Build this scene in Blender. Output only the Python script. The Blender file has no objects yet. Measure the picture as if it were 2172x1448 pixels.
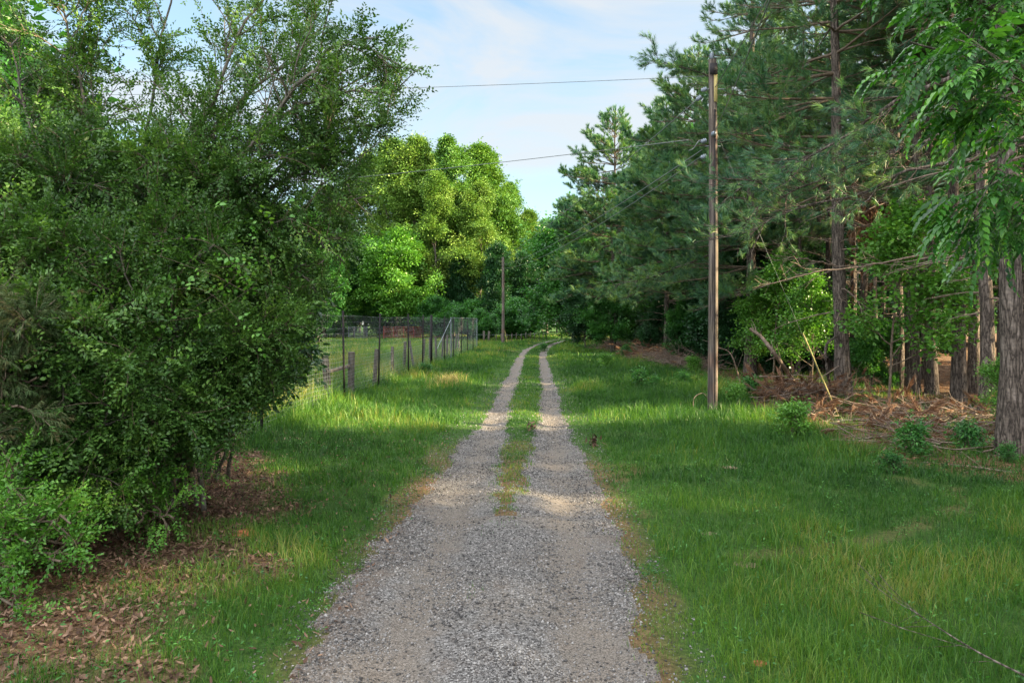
import bpy, math
import numpy as np
from math import pi, radians, sin, cos, tan
from mathutils import Vector, Matrix

SC = bpy.context.scene
COL = SC.collection

# ------------------------------------------------------------------ camera, world, sun, exposure
F, CX, HY, EYE = 1500.0, 1086.0, 680.0, 2.4          # focal (px), centre column, horizon row, eye height
cam = bpy.data.cameras.new("camera")
cam.sensor_width = 36.0
cam.lens = F / 2172.0 * 36.0
cam.shift_y = -(724.0 - HY) / 2172.0
cam.clip_start = 0.05
cam.clip_end = 2000
camo = bpy.data.objects.new("camera", cam)
camo.location = (0, 0, EYE)
camo.rotation_euler = (radians(90), 0, 0)
COL.objects.link(camo)
SC.camera = camo

SUN_EL = radians(21.0)
SUN_DIR = Vector((cos(SUN_EL) * 0.985, -cos(SUN_EL) * 0.17, sin(SUN_EL))).normalized()   # towards the sun
world = bpy.data.worlds.new("World")
SC.world = world
world.use_nodes = True
nt = world.node_tree
nt.nodes.clear()
N, L = nt.nodes.new, nt.links.new
out = N("ShaderNodeOutputWorld")
bg = N("ShaderNodeBackground")
sky = N("ShaderNodeTexSky")
sky.sky_type = 'NISHITA'
sky.sun_disc = False
sky.sun_elevation = SUN_EL
sky.sun_rotation = math.atan2(SUN_DIR.x, SUN_DIR.y)
sky.dust_density = 0.6
sky.ozone_density = 0.7
tc = N("ShaderNodeTexCoord")
mp = N("ShaderNodeMapping")
mp.inputs['Scale'].default_value = (1.0, 1.0, 2.6)
mp.inputs['Rotation'].default_value = (0.0, 0.35, 0.5)
nz = N("ShaderNodeTexNoise")
nz.inputs['Scale'].default_value = 3.0
nz.inputs['Detail'].default_value = 9
nz.inputs['Roughness'].default_value = 0.55
nz.inputs['Distortion'].default_value = 0.8
cr = N("ShaderNodeValToRGB")
cr.color_ramp.elements[0].position = 0.38
cr.color_ramp.elements[0].color = (0.28, 0.28, 0.28, 1)
cr.color_ramp.elements[1].position = 0.57
cr.color_ramp.elements[1].color = (0.85, 0.85, 0.85, 1)
sep = N("ShaderNodeSeparateXYZ")
hz = N("ShaderNodeMapRange")
hz.inputs['From Min'].default_value = 0.42
hz.inputs['From Max'].default_value = 0.06
hz.inputs['To Min'].default_value = 0.0
hz.inputs['To Max'].default_value = 0.6
mx = N("ShaderNodeMath"); mx.operation = 'MAXIMUM'
mix = N("ShaderNodeMix"); mix.data_type = 'RGBA'
mix.inputs['B'].default_value = (1.13, 1.17, 1.21, 1)
L(tc.outputs['Generated'], mp.inputs['Vector'])
L(mp.outputs[0], nz.inputs['Vector'])
L(nz.outputs['Fac'], cr.inputs[0])
L(tc.outputs['Generated'], sep.inputs[0])
L(sep.outputs['Z'], hz.inputs['Value'])
L(cr.outputs[0], mx.inputs[0])
L(hz.outputs[0], mx.inputs[1])
L(mx.outputs[0], mix.inputs['Factor'])
sk_ = N("ShaderNodeVectorMath"); sk_.operation = 'SCALE'; sk_.inputs['Scale'].default_value = 0.47
st_ = N("ShaderNodeVectorMath"); st_.operation = 'MULTIPLY'; st_.inputs[1].default_value = (0.82, 1.0, 0.98)
L(sky.outputs[0], st_.inputs[0]); L(st_.outputs[0], sk_.inputs[0]); L(sk_.outputs[0], mix.inputs['A'])
# out-of-frame upper sky and sky behind the viewer, brightened to add fill light
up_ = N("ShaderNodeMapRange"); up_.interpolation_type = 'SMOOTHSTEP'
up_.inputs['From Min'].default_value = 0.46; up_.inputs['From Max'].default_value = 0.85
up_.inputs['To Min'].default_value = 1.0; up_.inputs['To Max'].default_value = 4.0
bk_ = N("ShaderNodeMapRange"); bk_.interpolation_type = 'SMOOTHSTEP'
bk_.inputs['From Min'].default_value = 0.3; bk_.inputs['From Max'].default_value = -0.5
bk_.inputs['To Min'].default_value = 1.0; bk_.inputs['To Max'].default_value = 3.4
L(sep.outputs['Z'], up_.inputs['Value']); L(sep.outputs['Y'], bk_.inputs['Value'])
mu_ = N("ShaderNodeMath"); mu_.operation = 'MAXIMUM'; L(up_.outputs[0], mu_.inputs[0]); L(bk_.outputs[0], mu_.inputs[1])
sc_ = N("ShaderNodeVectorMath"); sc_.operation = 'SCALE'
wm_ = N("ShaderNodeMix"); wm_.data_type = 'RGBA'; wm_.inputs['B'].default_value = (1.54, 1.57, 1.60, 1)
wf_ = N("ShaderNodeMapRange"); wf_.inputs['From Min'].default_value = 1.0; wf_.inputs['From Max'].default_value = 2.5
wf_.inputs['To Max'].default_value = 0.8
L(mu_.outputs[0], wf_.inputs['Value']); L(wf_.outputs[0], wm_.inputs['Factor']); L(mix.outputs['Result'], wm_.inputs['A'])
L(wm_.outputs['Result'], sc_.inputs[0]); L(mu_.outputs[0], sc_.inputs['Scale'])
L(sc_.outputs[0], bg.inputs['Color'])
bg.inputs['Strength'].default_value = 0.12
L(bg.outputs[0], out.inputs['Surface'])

sun = bpy.data.lights.new("sun", 'SUN')
sun.energy = 5.0
sun.angle = radians(0.5)
sun.color = (1.0, 0.80, 0.48)
suno = bpy.data.objects.new("sun", sun)
suno.rotation_euler = (-SUN_DIR).to_track_quat('-Z', 'Y').to_euler()
suno.location = (60, -10, 30)
COL.objects.link(suno)

SC.view_settings.view_transform = 'Standard'
SC.view_settings.look = 'None'
SC.view_settings.gamma = 1.0
SC.view_settings.exposure = 2.65
SC.render.engine = 'CYCLES'
cy = SC.cycles
cy.max_bounces = 6
cy.diffuse_bounces = 4
cy.glossy_bounces = 2
cy.transmission_bounces = 3
cy.transparent_max_bounces = 4
cy.sample_clamp_indirect = 4.0
cy.use_denoising = True
cy.denoiser = 'OPENIMAGEDENOISE'
cy.denoising_input_passes = 'RGB_ALBEDO_NORMAL'
cy.denoising_prefilter = 'NONE'
cy.use_adaptive_sampling = False
cy.caustics_reflective = False
cy.caustics_refractive = False

# ------------------------------------------------------------------ numeric helpers
def rng_(s):
    return np.random.default_rng(s)

def _hash(ix, iy, s):
    h = (ix.astype(np.int64) * 374761393 + iy.astype(np.int64) * 668265263 + s * 1442695041) & 0xffffffff
    h = ((h ^ (h >> 13)) * 1274126177) & 0xffffffff
    return ((h ^ (h >> 16)) & 0xffff) / 65535.0

def vnoise(x, y, s=0):
    x = np.asarray(x, float); y = np.asarray(y, float)
    ix, iy = np.floor(x), np.floor(y)
    fx, fy = x - ix, y - iy
    fx = fx * fx * (3 - 2 * fx); fy = fy * fy * (3 - 2 * fy)
    a, b = _hash(ix, iy, s), _hash(ix + 1, iy, s)
    c, d = _hash(ix, iy + 1, s), _hash(ix + 1, iy + 1, s)
    return (a * (1 - fx) + b * fx) * (1 - fy) + (c * (1 - fx) + d * fx) * fy

def fbm(x, y, s=0, o=4):
    v, a, t = 0.0, 0.5, 0.0
    for i in range(o):
        v = v + a * vnoise(np.asarray(x) * 2 ** i, np.asarray(y) * 2 ** i, s + i)
        t += a
        a *= 0.5
    return v / t

def W(px, py, Y):
    """world point seen at photo pixel (px, py) at depth Y"""
    return np.array([(px - CX) / F * Y, Y, EYE - (py - HY) / F * Y])

def G(px, py):
    """world ground point under photo pixel"""
    Y = F * EYE / (py - HY)
    return np.array([(px - CX) / F * Y, Y, 0.0])

def nrm(v):
    return v / np.maximum(np.linalg.norm(v, axis=-1, keepdims=True), 1e-9)

def smooth(a, b, x):
    t = np.clip((x - a) / (b - a), 0, 1)
    return t * t * (3 - 2 * t)

# ------------------------------------------------------------------ mesh assembly
def build(name, chunks, mats, parent=None, smooth_shade=False, link=True):
    """chunks: list of (verts, faces, material index, tint per vertex or float)"""
    vs, fs, ms, ts, ls = [], [], [], [], []
    off = 0
    for V, Fc, mi, t in chunks:
        if len(V) == 0 or len(Fc) == 0:
            continue
        vs.append(V); fs.append((Fc + off))
        ms.append(np.full(len(Fc), mi, np.int32))
        ts.append(np.broadcast_to(np.asarray(t, np.float32), (len(V),)))
        off += len(V)
    V = np.concatenate(vs).astype(np.float32)
    me = bpy.data.meshes.new(name)
    me.vertices.add(len(V))
    me.vertices.foreach_set('co', V.ravel())
    loops = np.concatenate([f.ravel() for f in fs]).astype(np.int32)
    tot = np.concatenate([np.full(len(f), f.shape[1], np.int32) for f in fs])
    start = np.concatenate([[0], np.cumsum(tot)[:-1]]).astype(np.int32)
    me.loops.add(len(loops))
    me.loops.foreach_set('vertex_index', loops)
    me.polygons.add(len(tot))
    me.polygons.foreach_set('loop_start', start)
    me.polygons.foreach_set('loop_total', tot)
    for m in mats:
        me.materials.append(m)
    me.polygons.foreach_set('material_index', np.concatenate(ms))
    if smooth_shade:
        me.polygons.foreach_set('use_smooth', np.ones(len(tot), bool))
    at = me.attributes.new('tint', 'FLOAT', 'POINT')
    at.data.foreach_set('value', np.concatenate(ts).astype(np.float32))
    me.update(calc_edges=True)
    if not link:
        return me
    return obj(name, me, parent)

def obj(name, me, parent=None):
    o = bpy.data.objects.new(name, me)
    COL.objects.link(o)
    if parent is not None:
        o.parent = parent
    return o

def tag(o, label, cat, group=None, kind=None):
    o['label'] = label
    o['category'] = cat
    if group: o['group'] = group
    if kind: o['kind'] = kind
    return o

def thing(name, label, cat, loc=(0, 0, 0), rz=0.0, group=None, scale=1.0):
    o = bpy.data.objects.new(name, None)
    COL.objects.link(o)
    o.empty_display_size = 0.2
    o.location = loc
    o.rotation_euler = (0, 0, rz)
    o.scale = (scale, scale, scale) if np.isscalar(scale) else scale
    return tag(o, label, cat, group)

def copy_thing(src, label, loc, rz=0.0, scale=1.0, group=None):
    r = src.copy(); COL.objects.link(r)
    r.location = loc; r.rotation_euler = (0, 0, rz)
    r.scale = (scale, scale, scale) if np.isscalar(scale) else scale
    r['label'] = label
    if group: r['group'] = group
    for ch in list(src.children):
        c = ch.copy(); COL.objects.link(c); c.parent = r
        for g in ch.children:
            d = g.copy(); COL.objects.link(d); d.parent = c
    return r

# ------------------------------------------------------------------ branch machinery (batched)
def paths(P, D, Ln, n, r, wob=0.15, bend=(0, 0, 0), bend2=None):
    """grow N curved paths at once -> (N, n+1, 3)"""
    P = np.array(P, float); D = nrm(np.array(D, float)); Ln = np.asarray(Ln, float)
    out = [P.copy()]
    step = (Ln / n)[:, None]
    bend = np.asarray(bend, float)
    for i in range(n):
        b = bend if bend2 is None else bend * (1 - i / n) + np.asarray(bend2) * (i / n)
        D = nrm(D + b / n + r.normal(0, wob, D.shape) / math.sqrt(n))
        P = P + D * step
        out.append(P.copy())
    return np.stack(out, 1)

def sample(pts, idx, t):
    n = pts.shape[1] - 1
    f = np.clip(t, 0, 0.9999) * n
    i = f.astype(int)
    w = (f - i)[:, None]
    a, b = pts[idx, i], pts[idx, i + 1]
    return a * (1 - w) + b * w, nrm(b - a)

def spread_dirs(T, ang, r, flat=0.0):
    """directions at angle ang from T; flat>0 biases sideways (horizontal fan)"""
    rnd = r.normal(0, 1, T.shape)
    if flat > 0:
        side = np.cross(T, [0, 0, 1.0]); side = nrm(side) * r.choice([-1, 1], len(T))[:, None]
        rnd = rnd * (1 - flat) + side * flat * 2
    perp = rnd - (rnd * T).sum(1, keepdims=True) * T
    perp = nrm(perp)
    a = np.asarray(ang)[:, None]
    return nrm(T * np.cos(a) + perp * np.sin(a))

def tubes(pts, rad, sides=5):
    """pts (N,m,3), rad (N,m) -> verts, quads"""
    Nn, m = pts.shape[:2]
    T = np.gradient(pts, axis=1)
    T = nrm(T)
    ref = np.where(np.abs(T[:, :1, 2:3]) > 0.9, np.array([1.0, 0, 0]), np.array([0, 0, 1.0]))
    ref = np.broadcast_to(ref, T.shape)
    A = nrm(np.cross(T, ref)); B = np.cross(T, A)
    th = np.arange(sides) / sides * 2 * pi
    ring = (A[:, :, None, :] * np.cos(th)[None, None, :, None] + B[:, :, None, :] * np.sin(th)[None, None, :, None])
    V = pts[:, :, None, :] + ring * rad[:, :, None, None]
    V = V.reshape(-1, 3)
    i = np.arange(sides); j = (i + 1) % sides
    k = np.arange(m - 1)
    base = (np.arange(Nn) * m * sides)[:, None, None] + (k * sides)[None, :, None]
    q = np.stack([base + i, base + j, base + j + sides, base + i + sides], -1)
    return V, q.reshape(-1, 4)

def taper(Nn, m, r0, r1, p=1.0):
    t = np.linspace(0, 1, m) ** p
    r0 = np.broadcast_to(np.asarray(r0, float), (Nn,))[:, None]
    r1 = np.broadcast_to(np.asarray(r1, float), (Nn,))[:, None]
    return r0 * (1 - t) + r1 * t

def frames(D, r, upmix=0.0):
    """rotation matrices whose local +Y is D and local Z roughly up with random roll"""
    D = nrm(D)
    up = np.array([0, 0, 1.0]) + r.normal(0, 1 - upmix * 0.8, D.shape)
    X = nrm(np.cross(D, up)); Z = np.cross(X, D)
    return np.stack([X, D, Z], -1)

def scatter(tpl, P, R, S, mi=0, r=None, tint=None):
    V, Fc, tt = tpl
    P = np.asarray(P); S = np.broadcast_to(np.asarray(S, float), (len(P),))
    out = np.einsum('nij,vj->nvi', R * S[:, None, None], V) + P[:, None, :]
    nv = len(V)
    faces = (Fc[None] + (np.arange(len(P)) * nv)[:, None, None]).reshape(-1, Fc.shape[1])
    if tint is None:
        tint = r.random(len(P)) if r is not None else np.full(len(P), 0.5)
    t = np.clip(tint[:, None] * 0.6 + tt[None, :] * 0.4, 0, 1)
    return out.reshape(-1, 3), faces, mi, t.ravel()

# leaf templates -------------------------------------------------------------
def leaf_quads(B, D, Nn, ln, w, r, fold=0.12):
    """diamond leaves with base B, direction D, normal Nn"""
    D = nrm(D); X = nrm(np.cross(D, Nn)); Z = np.cross(X, D)
    ln = np.broadcast_to(np.asarray(ln, float), (len(B),))[:, None]
    w = np.broadcast_to(np.asarray(w, float), (len(B),))[:, None]
    v = np.stack([B, B + D * ln * 0.45 + X * w / 2 + Z * ln * fold, B + D * ln, B + D * ln * 0.45 - X * w / 2 + Z * ln * fold], 1)
    f = np.arange(len(B) * 4).reshape(-1, 4)
    t = np.repeat(r.random(len(B)), 4)
    return v.reshape(-1, 3), f, t

def leaf_shape(B, D, Nn, ln, w, r, droop=0.25):
    """pointed leaf with midrib fold and droop: 8 verts, 6 quads/tris stored as quads"""
    D = nrm(D); X = nrm(np.cross(D, Nn)); Z = np.cross(X, D)
    ln = np.broadcast_to(np.asarray(ln, float), (len(B),))[:, None]
    w = np.broadcast_to(np.asarray(w, float), (len(B),))[:, None]
    def p(a, s, up):
        return B + D * ln * a + X * w * s + Z * (ln * up - ln * droop * a * a)
    v = np.stack([p(0, 0, 0), p(.28, .46, .05), p(.3, 0, 0), p(.28, -.46, .05), p(.65, .36, .04), p(.66, 0, 0), p(.65, -.36, .04), p(1, 0, 0)], 1)
    k = np.array([[0, 1, 2, 2], [0, 2, 3, 3], [1, 4, 5, 2], [2, 5, 6, 3], [4, 7, 5, 5], [5, 7, 6, 6]])
    tri = np.array([[0, 1, 2], [0, 2, 3], [1, 4, 5], [1, 5, 2], [2, 5, 6], [2, 6, 3], [4, 7, 5], [5, 7, 6]])
    f = (tri[None] + (np.arange(len(B)) * 8)[:, None, None]).reshape(-1, 3)
    t = np.repeat(r.random(len(B)), 8)
    return v.reshape(-1, 3), f, t

def tpl_sprig(seed, n=12, length=0.2, ll=0.03, lw=0.014, shape=leaf_quads, up=0.5):
    """twig along +Y with alternate leaves; no stem geometry"""
    r = rng_(seed)
    s = (np.arange(n) + r.random(n) * 0.6) / n
    B = np.stack([r.normal(0, 0.01, n), s * length, r.normal(0, 0.01, n) + 0.0 * s], 1)
    side = np.where(np.arange(n) % 2 == 0, 1.0, -1.0)
    D = np.stack([side * r.uniform(.5, 1.1, n), r.uniform(.35, .9, n), r.uniform(-.4, .6, n)], 1)
    Nn = nrm(np.stack([r.normal(0, .45, n), r.normal(0, .35, n), np.full(n, up + 0.3)], 1))
    return shape(B, D, Nn, ll * r.uniform(.7, 1.2, n), lw * r.uniform(.8, 1.2, n), r)

def tpl_clump(seed, n=16, rad=0.4, ll=0.14, lw=0.09, flat=0.5, shape=leaf_quads):
    r = rng_(seed)
    B = r.normal(0, 1, (n, 3)) * np.array([1, 1, flat]) * rad * 0.5
    D = nrm(B * np.array([1, 1, .4]) + r.normal(0, .25, (n, 3)) * rad + np.array([0, 0, -0.12 * rad]))
    Nn = nrm(r.normal(0, .5, (n, 3)) + np.array([0, 0, 1.0]))
    return shape(B, D, Nn, ll * r.uniform(.7, 1.25, n), lw * r.uniform(.8, 1.2, n), r)

def tpl_tuft(seed, n=30, nl=0.16, w=0.008, shoot=0.2, a0=0.5, a1=1.0):
    """pine shoot along +Y with long needles"""
    r = rng_(seed)
    s = r.random(n) ** 0.7
    th = r.random(n) * 2 * pi
    ang = r.uniform(a0, a1, n) * (1.15 - 0.75 * s)
    D = np.stack([np.sin(ang) * np.cos(th), np.cos(ang), np.sin(ang) * np.sin(th)], 1)
    B = np.stack([0 * s, s * shoot, 0 * s], 1)
    side = nrm(np.cross(D, r.normal(0, 1, (n, 3))))
    ln = nl * r.uniform(.75, 1.1, n)[:, None]
    mid = B + D * ln * .55 + np.array([0, 0, -0.012])
    tip = B + D * ln + np.array([0, 0, -0.035])
    v = np.stack([B - side * w / 2, B + side * w / 2, tip], 1)
    f = np.arange(n * 3).reshape(-1, 3)
    return v.reshape(-1, 3), f, np.repeat(r.random(n), 3)

def tpl_compound(seed, pairs=8, length=0.42, ll=0.10, lw=0.034):
    """drooping pinnate leaf along +Y, Z up"""
    r = rng_(seed)
    s = np.repeat((np.arange(pairs) + .9) / (pairs + .5), 2)
    side = np.tile([1.0, -1.0], pairs)
    y = length * np.sin(s * 1.35) / 1.1; z = -length * 0.62 * s ** 2
    B = np.stack([0 * s, y, z], 1) + r.normal(0, .003, (2 * pairs, 3))
    D = np.stack([side * 1.0, 0.45 + 0.5 * s, -0.55 - .3 * s + r.normal(0, .12, 2 * pairs)], 1)
    B = np.vstack([B, [[0, length * sin(1.35) / 1.1, -length * .62]]])
    D = np.vstack([D, [[0, .7, -.8]]])
    Nn = nrm(np.stack([side * .5, 0 * s + .3, 0 * s + 1], 1)); Nn = np.vstack([Nn, [[0, .6, 1]]])
    sz = np.concatenate([np.sin(0.35 + s * 2.3), [.9]])
    return leaf_shape(B, D, Nn, ll * (.55 + .5 * sz), lw * (.6 + .45 * sz), r, droop=.22)

# ------------------------------------------------------------------ materials
def new_mat(name):
    m = bpy.data.materials.new(name)
    m.use_nodes = True
    t = m.node_tree
    t.nodes.clear()
    return m, t.nodes.new, t.links.new

def ramp(n, cols, pos=None):
    e = n.color_ramp.elements
    pos = pos or [i / (len(cols) - 1) for i in range(len(cols))]
    while len(e) < len(cols): e.new(0.5)
    for k, (p, c) in enumerate(zip(pos, cols)):
        e[k].position = p; e[k].color = (*c, 1)

def leaf_mat(name, cols, trans=0.35, tcol=None, rough=0.5, spec=0.25, clump=0.5, pos=None):
    m, N, L = new_mat(name)
    o = N("ShaderNodeOutputMaterial")
    at = N("ShaderNodeAttribute"); at.attribute_name = 'tint'
    rm = N("ShaderNodeValToRGB"); ramp(rm, cols, pos)
    geo = N("ShaderNodeNewGeometry")
    nz = N("ShaderNodeTexNoise"); nz.inputs['Scale'].default_value = clump; nz.inputs['Detail'].default_value = 2
    L(geo.outputs['Position'], nz.inputs['Vector'])
    ad = N("ShaderNodeMath"); ad.operation = 'MULTIPLY_ADD'; ad.inputs[1].default_value = 1.0
    sb = N("ShaderNodeMath"); sb.operation = 'MULTIPLY_ADD'; sb.inputs[1].default_value = 0.9; sb.inputs[2].default_value = -0.45
    L(nz.outputs['Fac'], sb.inputs[0]); L(at.outputs['Fac'], ad.inputs[0]); L(sb.outputs[0], ad.inputs[2])
    L(ad.outputs[0], rm.inputs[0])
    p = N("ShaderNodeBsdfPrincipled")
    p.inputs['Roughness'].default_value = rough
    p.inputs['Specular IOR Level'].default_value = spec
    L(rm.outputs[0], p.inputs['Base Color'])
    if trans > 0:
        tr = N("ShaderNodeBsdfTranslucent")
        mxc = N("ShaderNodeMix"); mxc.data_type = 'RGBA'; mxc.blend_type = 'MULTIPLY'
        mxc.inputs['Factor'].default_value = 1.0
        mxc.inputs['B'].default_value = (*(tcol or (1.5, 1.6, 0.6)), 1)
        L(rm.outputs[0], mxc.inputs['A']); L(mxc.outputs['Result'], tr.inputs['Color'])
        ms = N("ShaderNodeMixShader"); ms.inputs[0].default_value = trans
        L(p.outputs[0], ms.inputs[1]); L(tr.outputs[0], ms.inputs[2]); L(ms.outputs[0], o.inputs[0])
    else:
        L(p.outputs[0], o.inputs[0])
    return m

def bark_mat(name, c1, c2, c3, scale=9.0, stretch=0.22, bump=0.6, rough=0.9):
    m, N, L = new_mat(name)
    o = N("ShaderNodeOutputMaterial")
    tc = N("ShaderNodeTexCoord")
    mp = N("ShaderNodeMapping"); mp.inputs['Scale'].default_value = (1, 1, stretch)
    L(tc.outputs['Object'], mp.inputs[0])
    nd = N("ShaderNodeTexNoise"); nd.inputs['Scale'].default_value = scale * .8; nd.inputs['Detail'].default_value = 3
    L(mp.outputs[0], nd.inputs['Vector'])
    va = N("ShaderNodeVectorMath"); va.operation = 'MULTIPLY_ADD'; va.inputs[1].default_value = (.22, .22, .22)
    L(nd.outputs['Color'], va.inputs[0]); L(mp.outputs[0], va.inputs[2])
    vo = N("ShaderNodeTexVoronoi"); vo.feature = 'DISTANCE_TO_EDGE'; vo.inputs['Scale'].default_value = scale
    L(va.outputs[0], vo.inputs['Vector'])
    n2 = N("ShaderNodeTexNoise"); n2.inputs['Scale'].default_value = 22; n2.inputs['Detail'].default_value = 5
    L(tc.outputs['Object'], n2.inputs['Vector'])
    rm = N("ShaderNodeValToRGB"); ramp(rm, [c1, c2, c3], [0.0, 0.12, 0.5])
    L(vo.outputs['Distance'], rm.inputs[0])
    mm = N("ShaderNodeMix"); mm.data_type = 'RGBA'; mm.blend_type = 'MULTIPLY'; mm.inputs['Factor'].default_value = 0.7
    r2 = N("ShaderNodeValToRGB"); ramp(r2, [(.45, .45, .45), (1.3, 1.25, 1.2)], [.3, .7])
    L(n2.outputs['Fac'], r2.inputs[0]); L(rm.outputs[0], mm.inputs['A']); L(r2.outputs[0], mm.inputs['B'])
    p = N("ShaderNodeBsdfPrincipled"); p.inputs['Roughness'].default_value = rough; p.inputs['Specular IOR Level'].default_value = .15
    L(mm.outputs['Result'], p.inputs['Base Color'])
    bp = N("ShaderNodeBump"); bp.inputs['Strength'].default_value = bump; bp.inputs['Distance'].default_value = 0.05
    hh = N("ShaderNodeMath"); hh.operation = 'MULTIPLY_ADD'; hh.inputs[1].default_value = .25
    mn = N("ShaderNodeMath"); mn.operation = 'MINIMUM'; mn.inputs[1].default_value = 0.3
    L(vo.outputs['Distance'], mn.inputs[0]); L(n2.outputs['Fac'], hh.inputs[0]); L(mn.outputs[0], hh.inputs[2])
    L(hh.outputs[0], bp.inputs['Height']); L(bp.outputs[0], p.inputs['Normal'])
    L(p.outputs[0], o.inputs[0])
    return m

def plain_mat(name, c1, c2, scale=8, rough=.7, metal=0.0, bump=0.2, stretch=(1, 1, 1)):
    m, N, L = new_mat(name)
    o = N("ShaderNodeOutputMaterial")
    tc = N("ShaderNodeTexCoord")
    mp = N("ShaderNodeMapping"); mp.inputs['Scale'].default_value = stretch
    nz = N("ShaderNodeTexNoise"); nz.inputs['Scale'].default_value = scale; nz.inputs['Detail'].default_value = 6; nz.inputs['Roughness'].default_value = .6
    rm = N("ShaderNodeValToRGB"); ramp(rm, [c1, c2], [.35, .65])
    p = N("ShaderNodeBsdfPrincipled"); p.inputs['Roughness'].default_value = rough; p.inputs['Metallic'].default_value = metal
    p.inputs['Specular IOR Level'].default_value = .25
    bp = N("ShaderNodeBump"); bp.inputs['Strength'].default_value = bump; bp.inputs['Distance'].default_value = .02
    L(tc.outputs['Object'], mp.inputs[0]); L(mp.outputs[0], nz.inputs['Vector']); L(nz.outputs['Fac'], rm.inputs[0])
    L(rm.outputs[0], p.inputs['Base Color']); L(nz.outputs['Fac'], bp.inputs['Height']); L(bp.outputs[0], p.inputs['Normal'])
    L(p.outputs[0], o.inputs[0])
    return m

M = {}
M['pine_bark'] = bark_mat('pine_bark', (.03, .025, .022), (.10, .082, .07), (.20, .168, .148), scale=13, stretch=.16, bump=.8)
M['grey_bark'] = bark_mat('grey_bark', (.05, .045, .035), (.12, .11, .09), (.2, .185, .155), scale=14, stretch=.4, bump=.3)
M['twig'] = plain_mat('twig', (.07, .05, .035), (.16, .125, .09), 12)
M['holly_bark'] = plain_mat('holly_bark', (.06, .055, .045), (.15, .135, .11), 9)
M['dead_wood'] = plain_mat('dead_wood', (.09, .065, .05), (.22, .165, .13), 10)
M['pine_leaf'] = leaf_mat('pine_leaf', [(.022, .066, .046), (.050, .132, .074), (.10, .195, .068), (.18, .245, .055)], .22, (1.3, 1.5, .5), .45, .3, .45)
M['dead_needle'] = leaf_mat('dead_needle', [(.075, .038, .024), (.155, .085, .052), (.25, .145, .085)], .15, (1.2, 1, .6), .7, .1, 1.0)
M['holly_leaf'] = leaf_mat('holly_leaf', [(.015, .042, .012), (.036, .092, .018), (.070, .152, .028), (.15, .26, .04)], .22, None, .42, .3, .9)
M['fresh_leaf'] = leaf_mat('fresh_leaf', [(.03, .10, .012), (.055, .17, .018), (.09, .22, .03), (.15, .30, .04)], .25, None, .42, .35, 1.2)
M['juniper_leaf'] = leaf_mat('juniper_leaf', [(.02, .045, .016), (.04, .075, .025), (.07, .095, .035), (.14, .09, .045)], .15, None, .6, .2, 2)
M['oak_leaf'] = leaf_mat('oak_leaf', [(.015, .045, .018), (.028, .08, .03), (.05, .125, .045)], .2, None, .35, .45, 1.2)
M['mid_leaf'] = leaf_mat('mid_leaf', [(.012, .05, .014), (.025, .10, .022), (.05, .165, .03), (.085, .22, .035)], .3, None, .45, .3, .5)
M['dark_leaf'] = leaf_mat('dark_leaf', [(.010, .035, .012), (.018, .065, .022), (.03, .10, .03)], .25, None, .45, .3, .5)
M['gold_leaf'] = leaf_mat('gold_leaf', [(.045, .105, .018), (.085, .18, .026), (.14, .235, .036), (.19, .255, .055)], .18, (1.15, 1.15, .6), .5, .2, .16)
M['lime_leaf'] = leaf_mat('lime_leaf', [(.024, .075, .016), (.055, .145, .024), (.095, .20, .030), (.15, .245, .04)], .2, (1.3, 1.3, .5), .5, .2, .2)
M['walnut_leaf'] = leaf_mat('walnut_leaf', [(.012, .055, .014), (.026, .105, .018), (.055, .18, .024), (.11, .27, .035)], .32, None, .4, .4, 2.0)
M['litter'] = leaf_mat('litter', [(.035, .020, .014), (.075, .042, .028), (.13, .078, .052), (.23, .145, .10)], 0.08, (1, 1, 1), .75, .15, 2.5)
M['grass'] = leaf_mat('grass', [(.015, .052, .012), (.029, .094, .016), (.052, .136, .020), (.10, .190, .026), (.19, .20, .06)], .34, (1.65, 1.5, .35), .45, .25, .35, [0, .33, .66, .93, 1.0])
M['petal'] = leaf_mat('petal', [(.5, .5, .42), (.78, .78, .7)], .2, (1, 1, 1), .6, .1, 2)
M['dry_grass'] = leaf_mat('dry_grass', [(.16, .14, .05), (.30, .24, .10), (.4, .33, .17)], .3, (1.2, 1.1, .8), .6, .1, 1)

# ------------------------------------------------------------------ terrain functions
def road_c(Y):
    Y = np.asarray(Y, float)
    d = np.maximum(Y - 47, 0)
    return -.33 + .0345 * Y + .0020 * d * d

def rut_masks(X, Y, so=.05):
    """signed widths: returns gravel mask 0..1"""
    u = X - road_c(Y)
    w1 = (fbm(X * 1.3, Y * .55, 11) - .5)
    w2 = (fbm(X * 5, Y * 3, 12) - .5)
    k = smooth(8.5, 22, Y)
    left_out = -1.17 - .16 * smooth(12, 6.5, Y) * smooth(4.0, 6.5, Y) + .22 * k + (w1 * .5 + w2 * .35) * (1 - .45 * k)
    right_out = 1.17 - .12 * k + (w1 * .4 + w2 * .3) * (1 - .45 * k)
    g = (smooth(-so, so, u - left_out)) * smooth(-so, so, right_out - u)
    mid_c = -.06 + .10 * k
    mid_w = np.where(Y > 8.6, .16 + .26 * k + (w1 * .35 + w2 * .35) * (1 - .4 * k), -1)
    mid = smooth(-so, so * .8, mid_w - np.abs(u - mid_c))
    return g * (1 - mid), u

def wood_edge(Y):
    return np.interp(Y, [0, 9, 11.6, 14.7, 18, 22.5, 33, 51, 70, 120], [9.5, 7.6, 6.4, 6.5, 6.7, 7.3, 8.4, 8.3, 8.4, 14])

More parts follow.
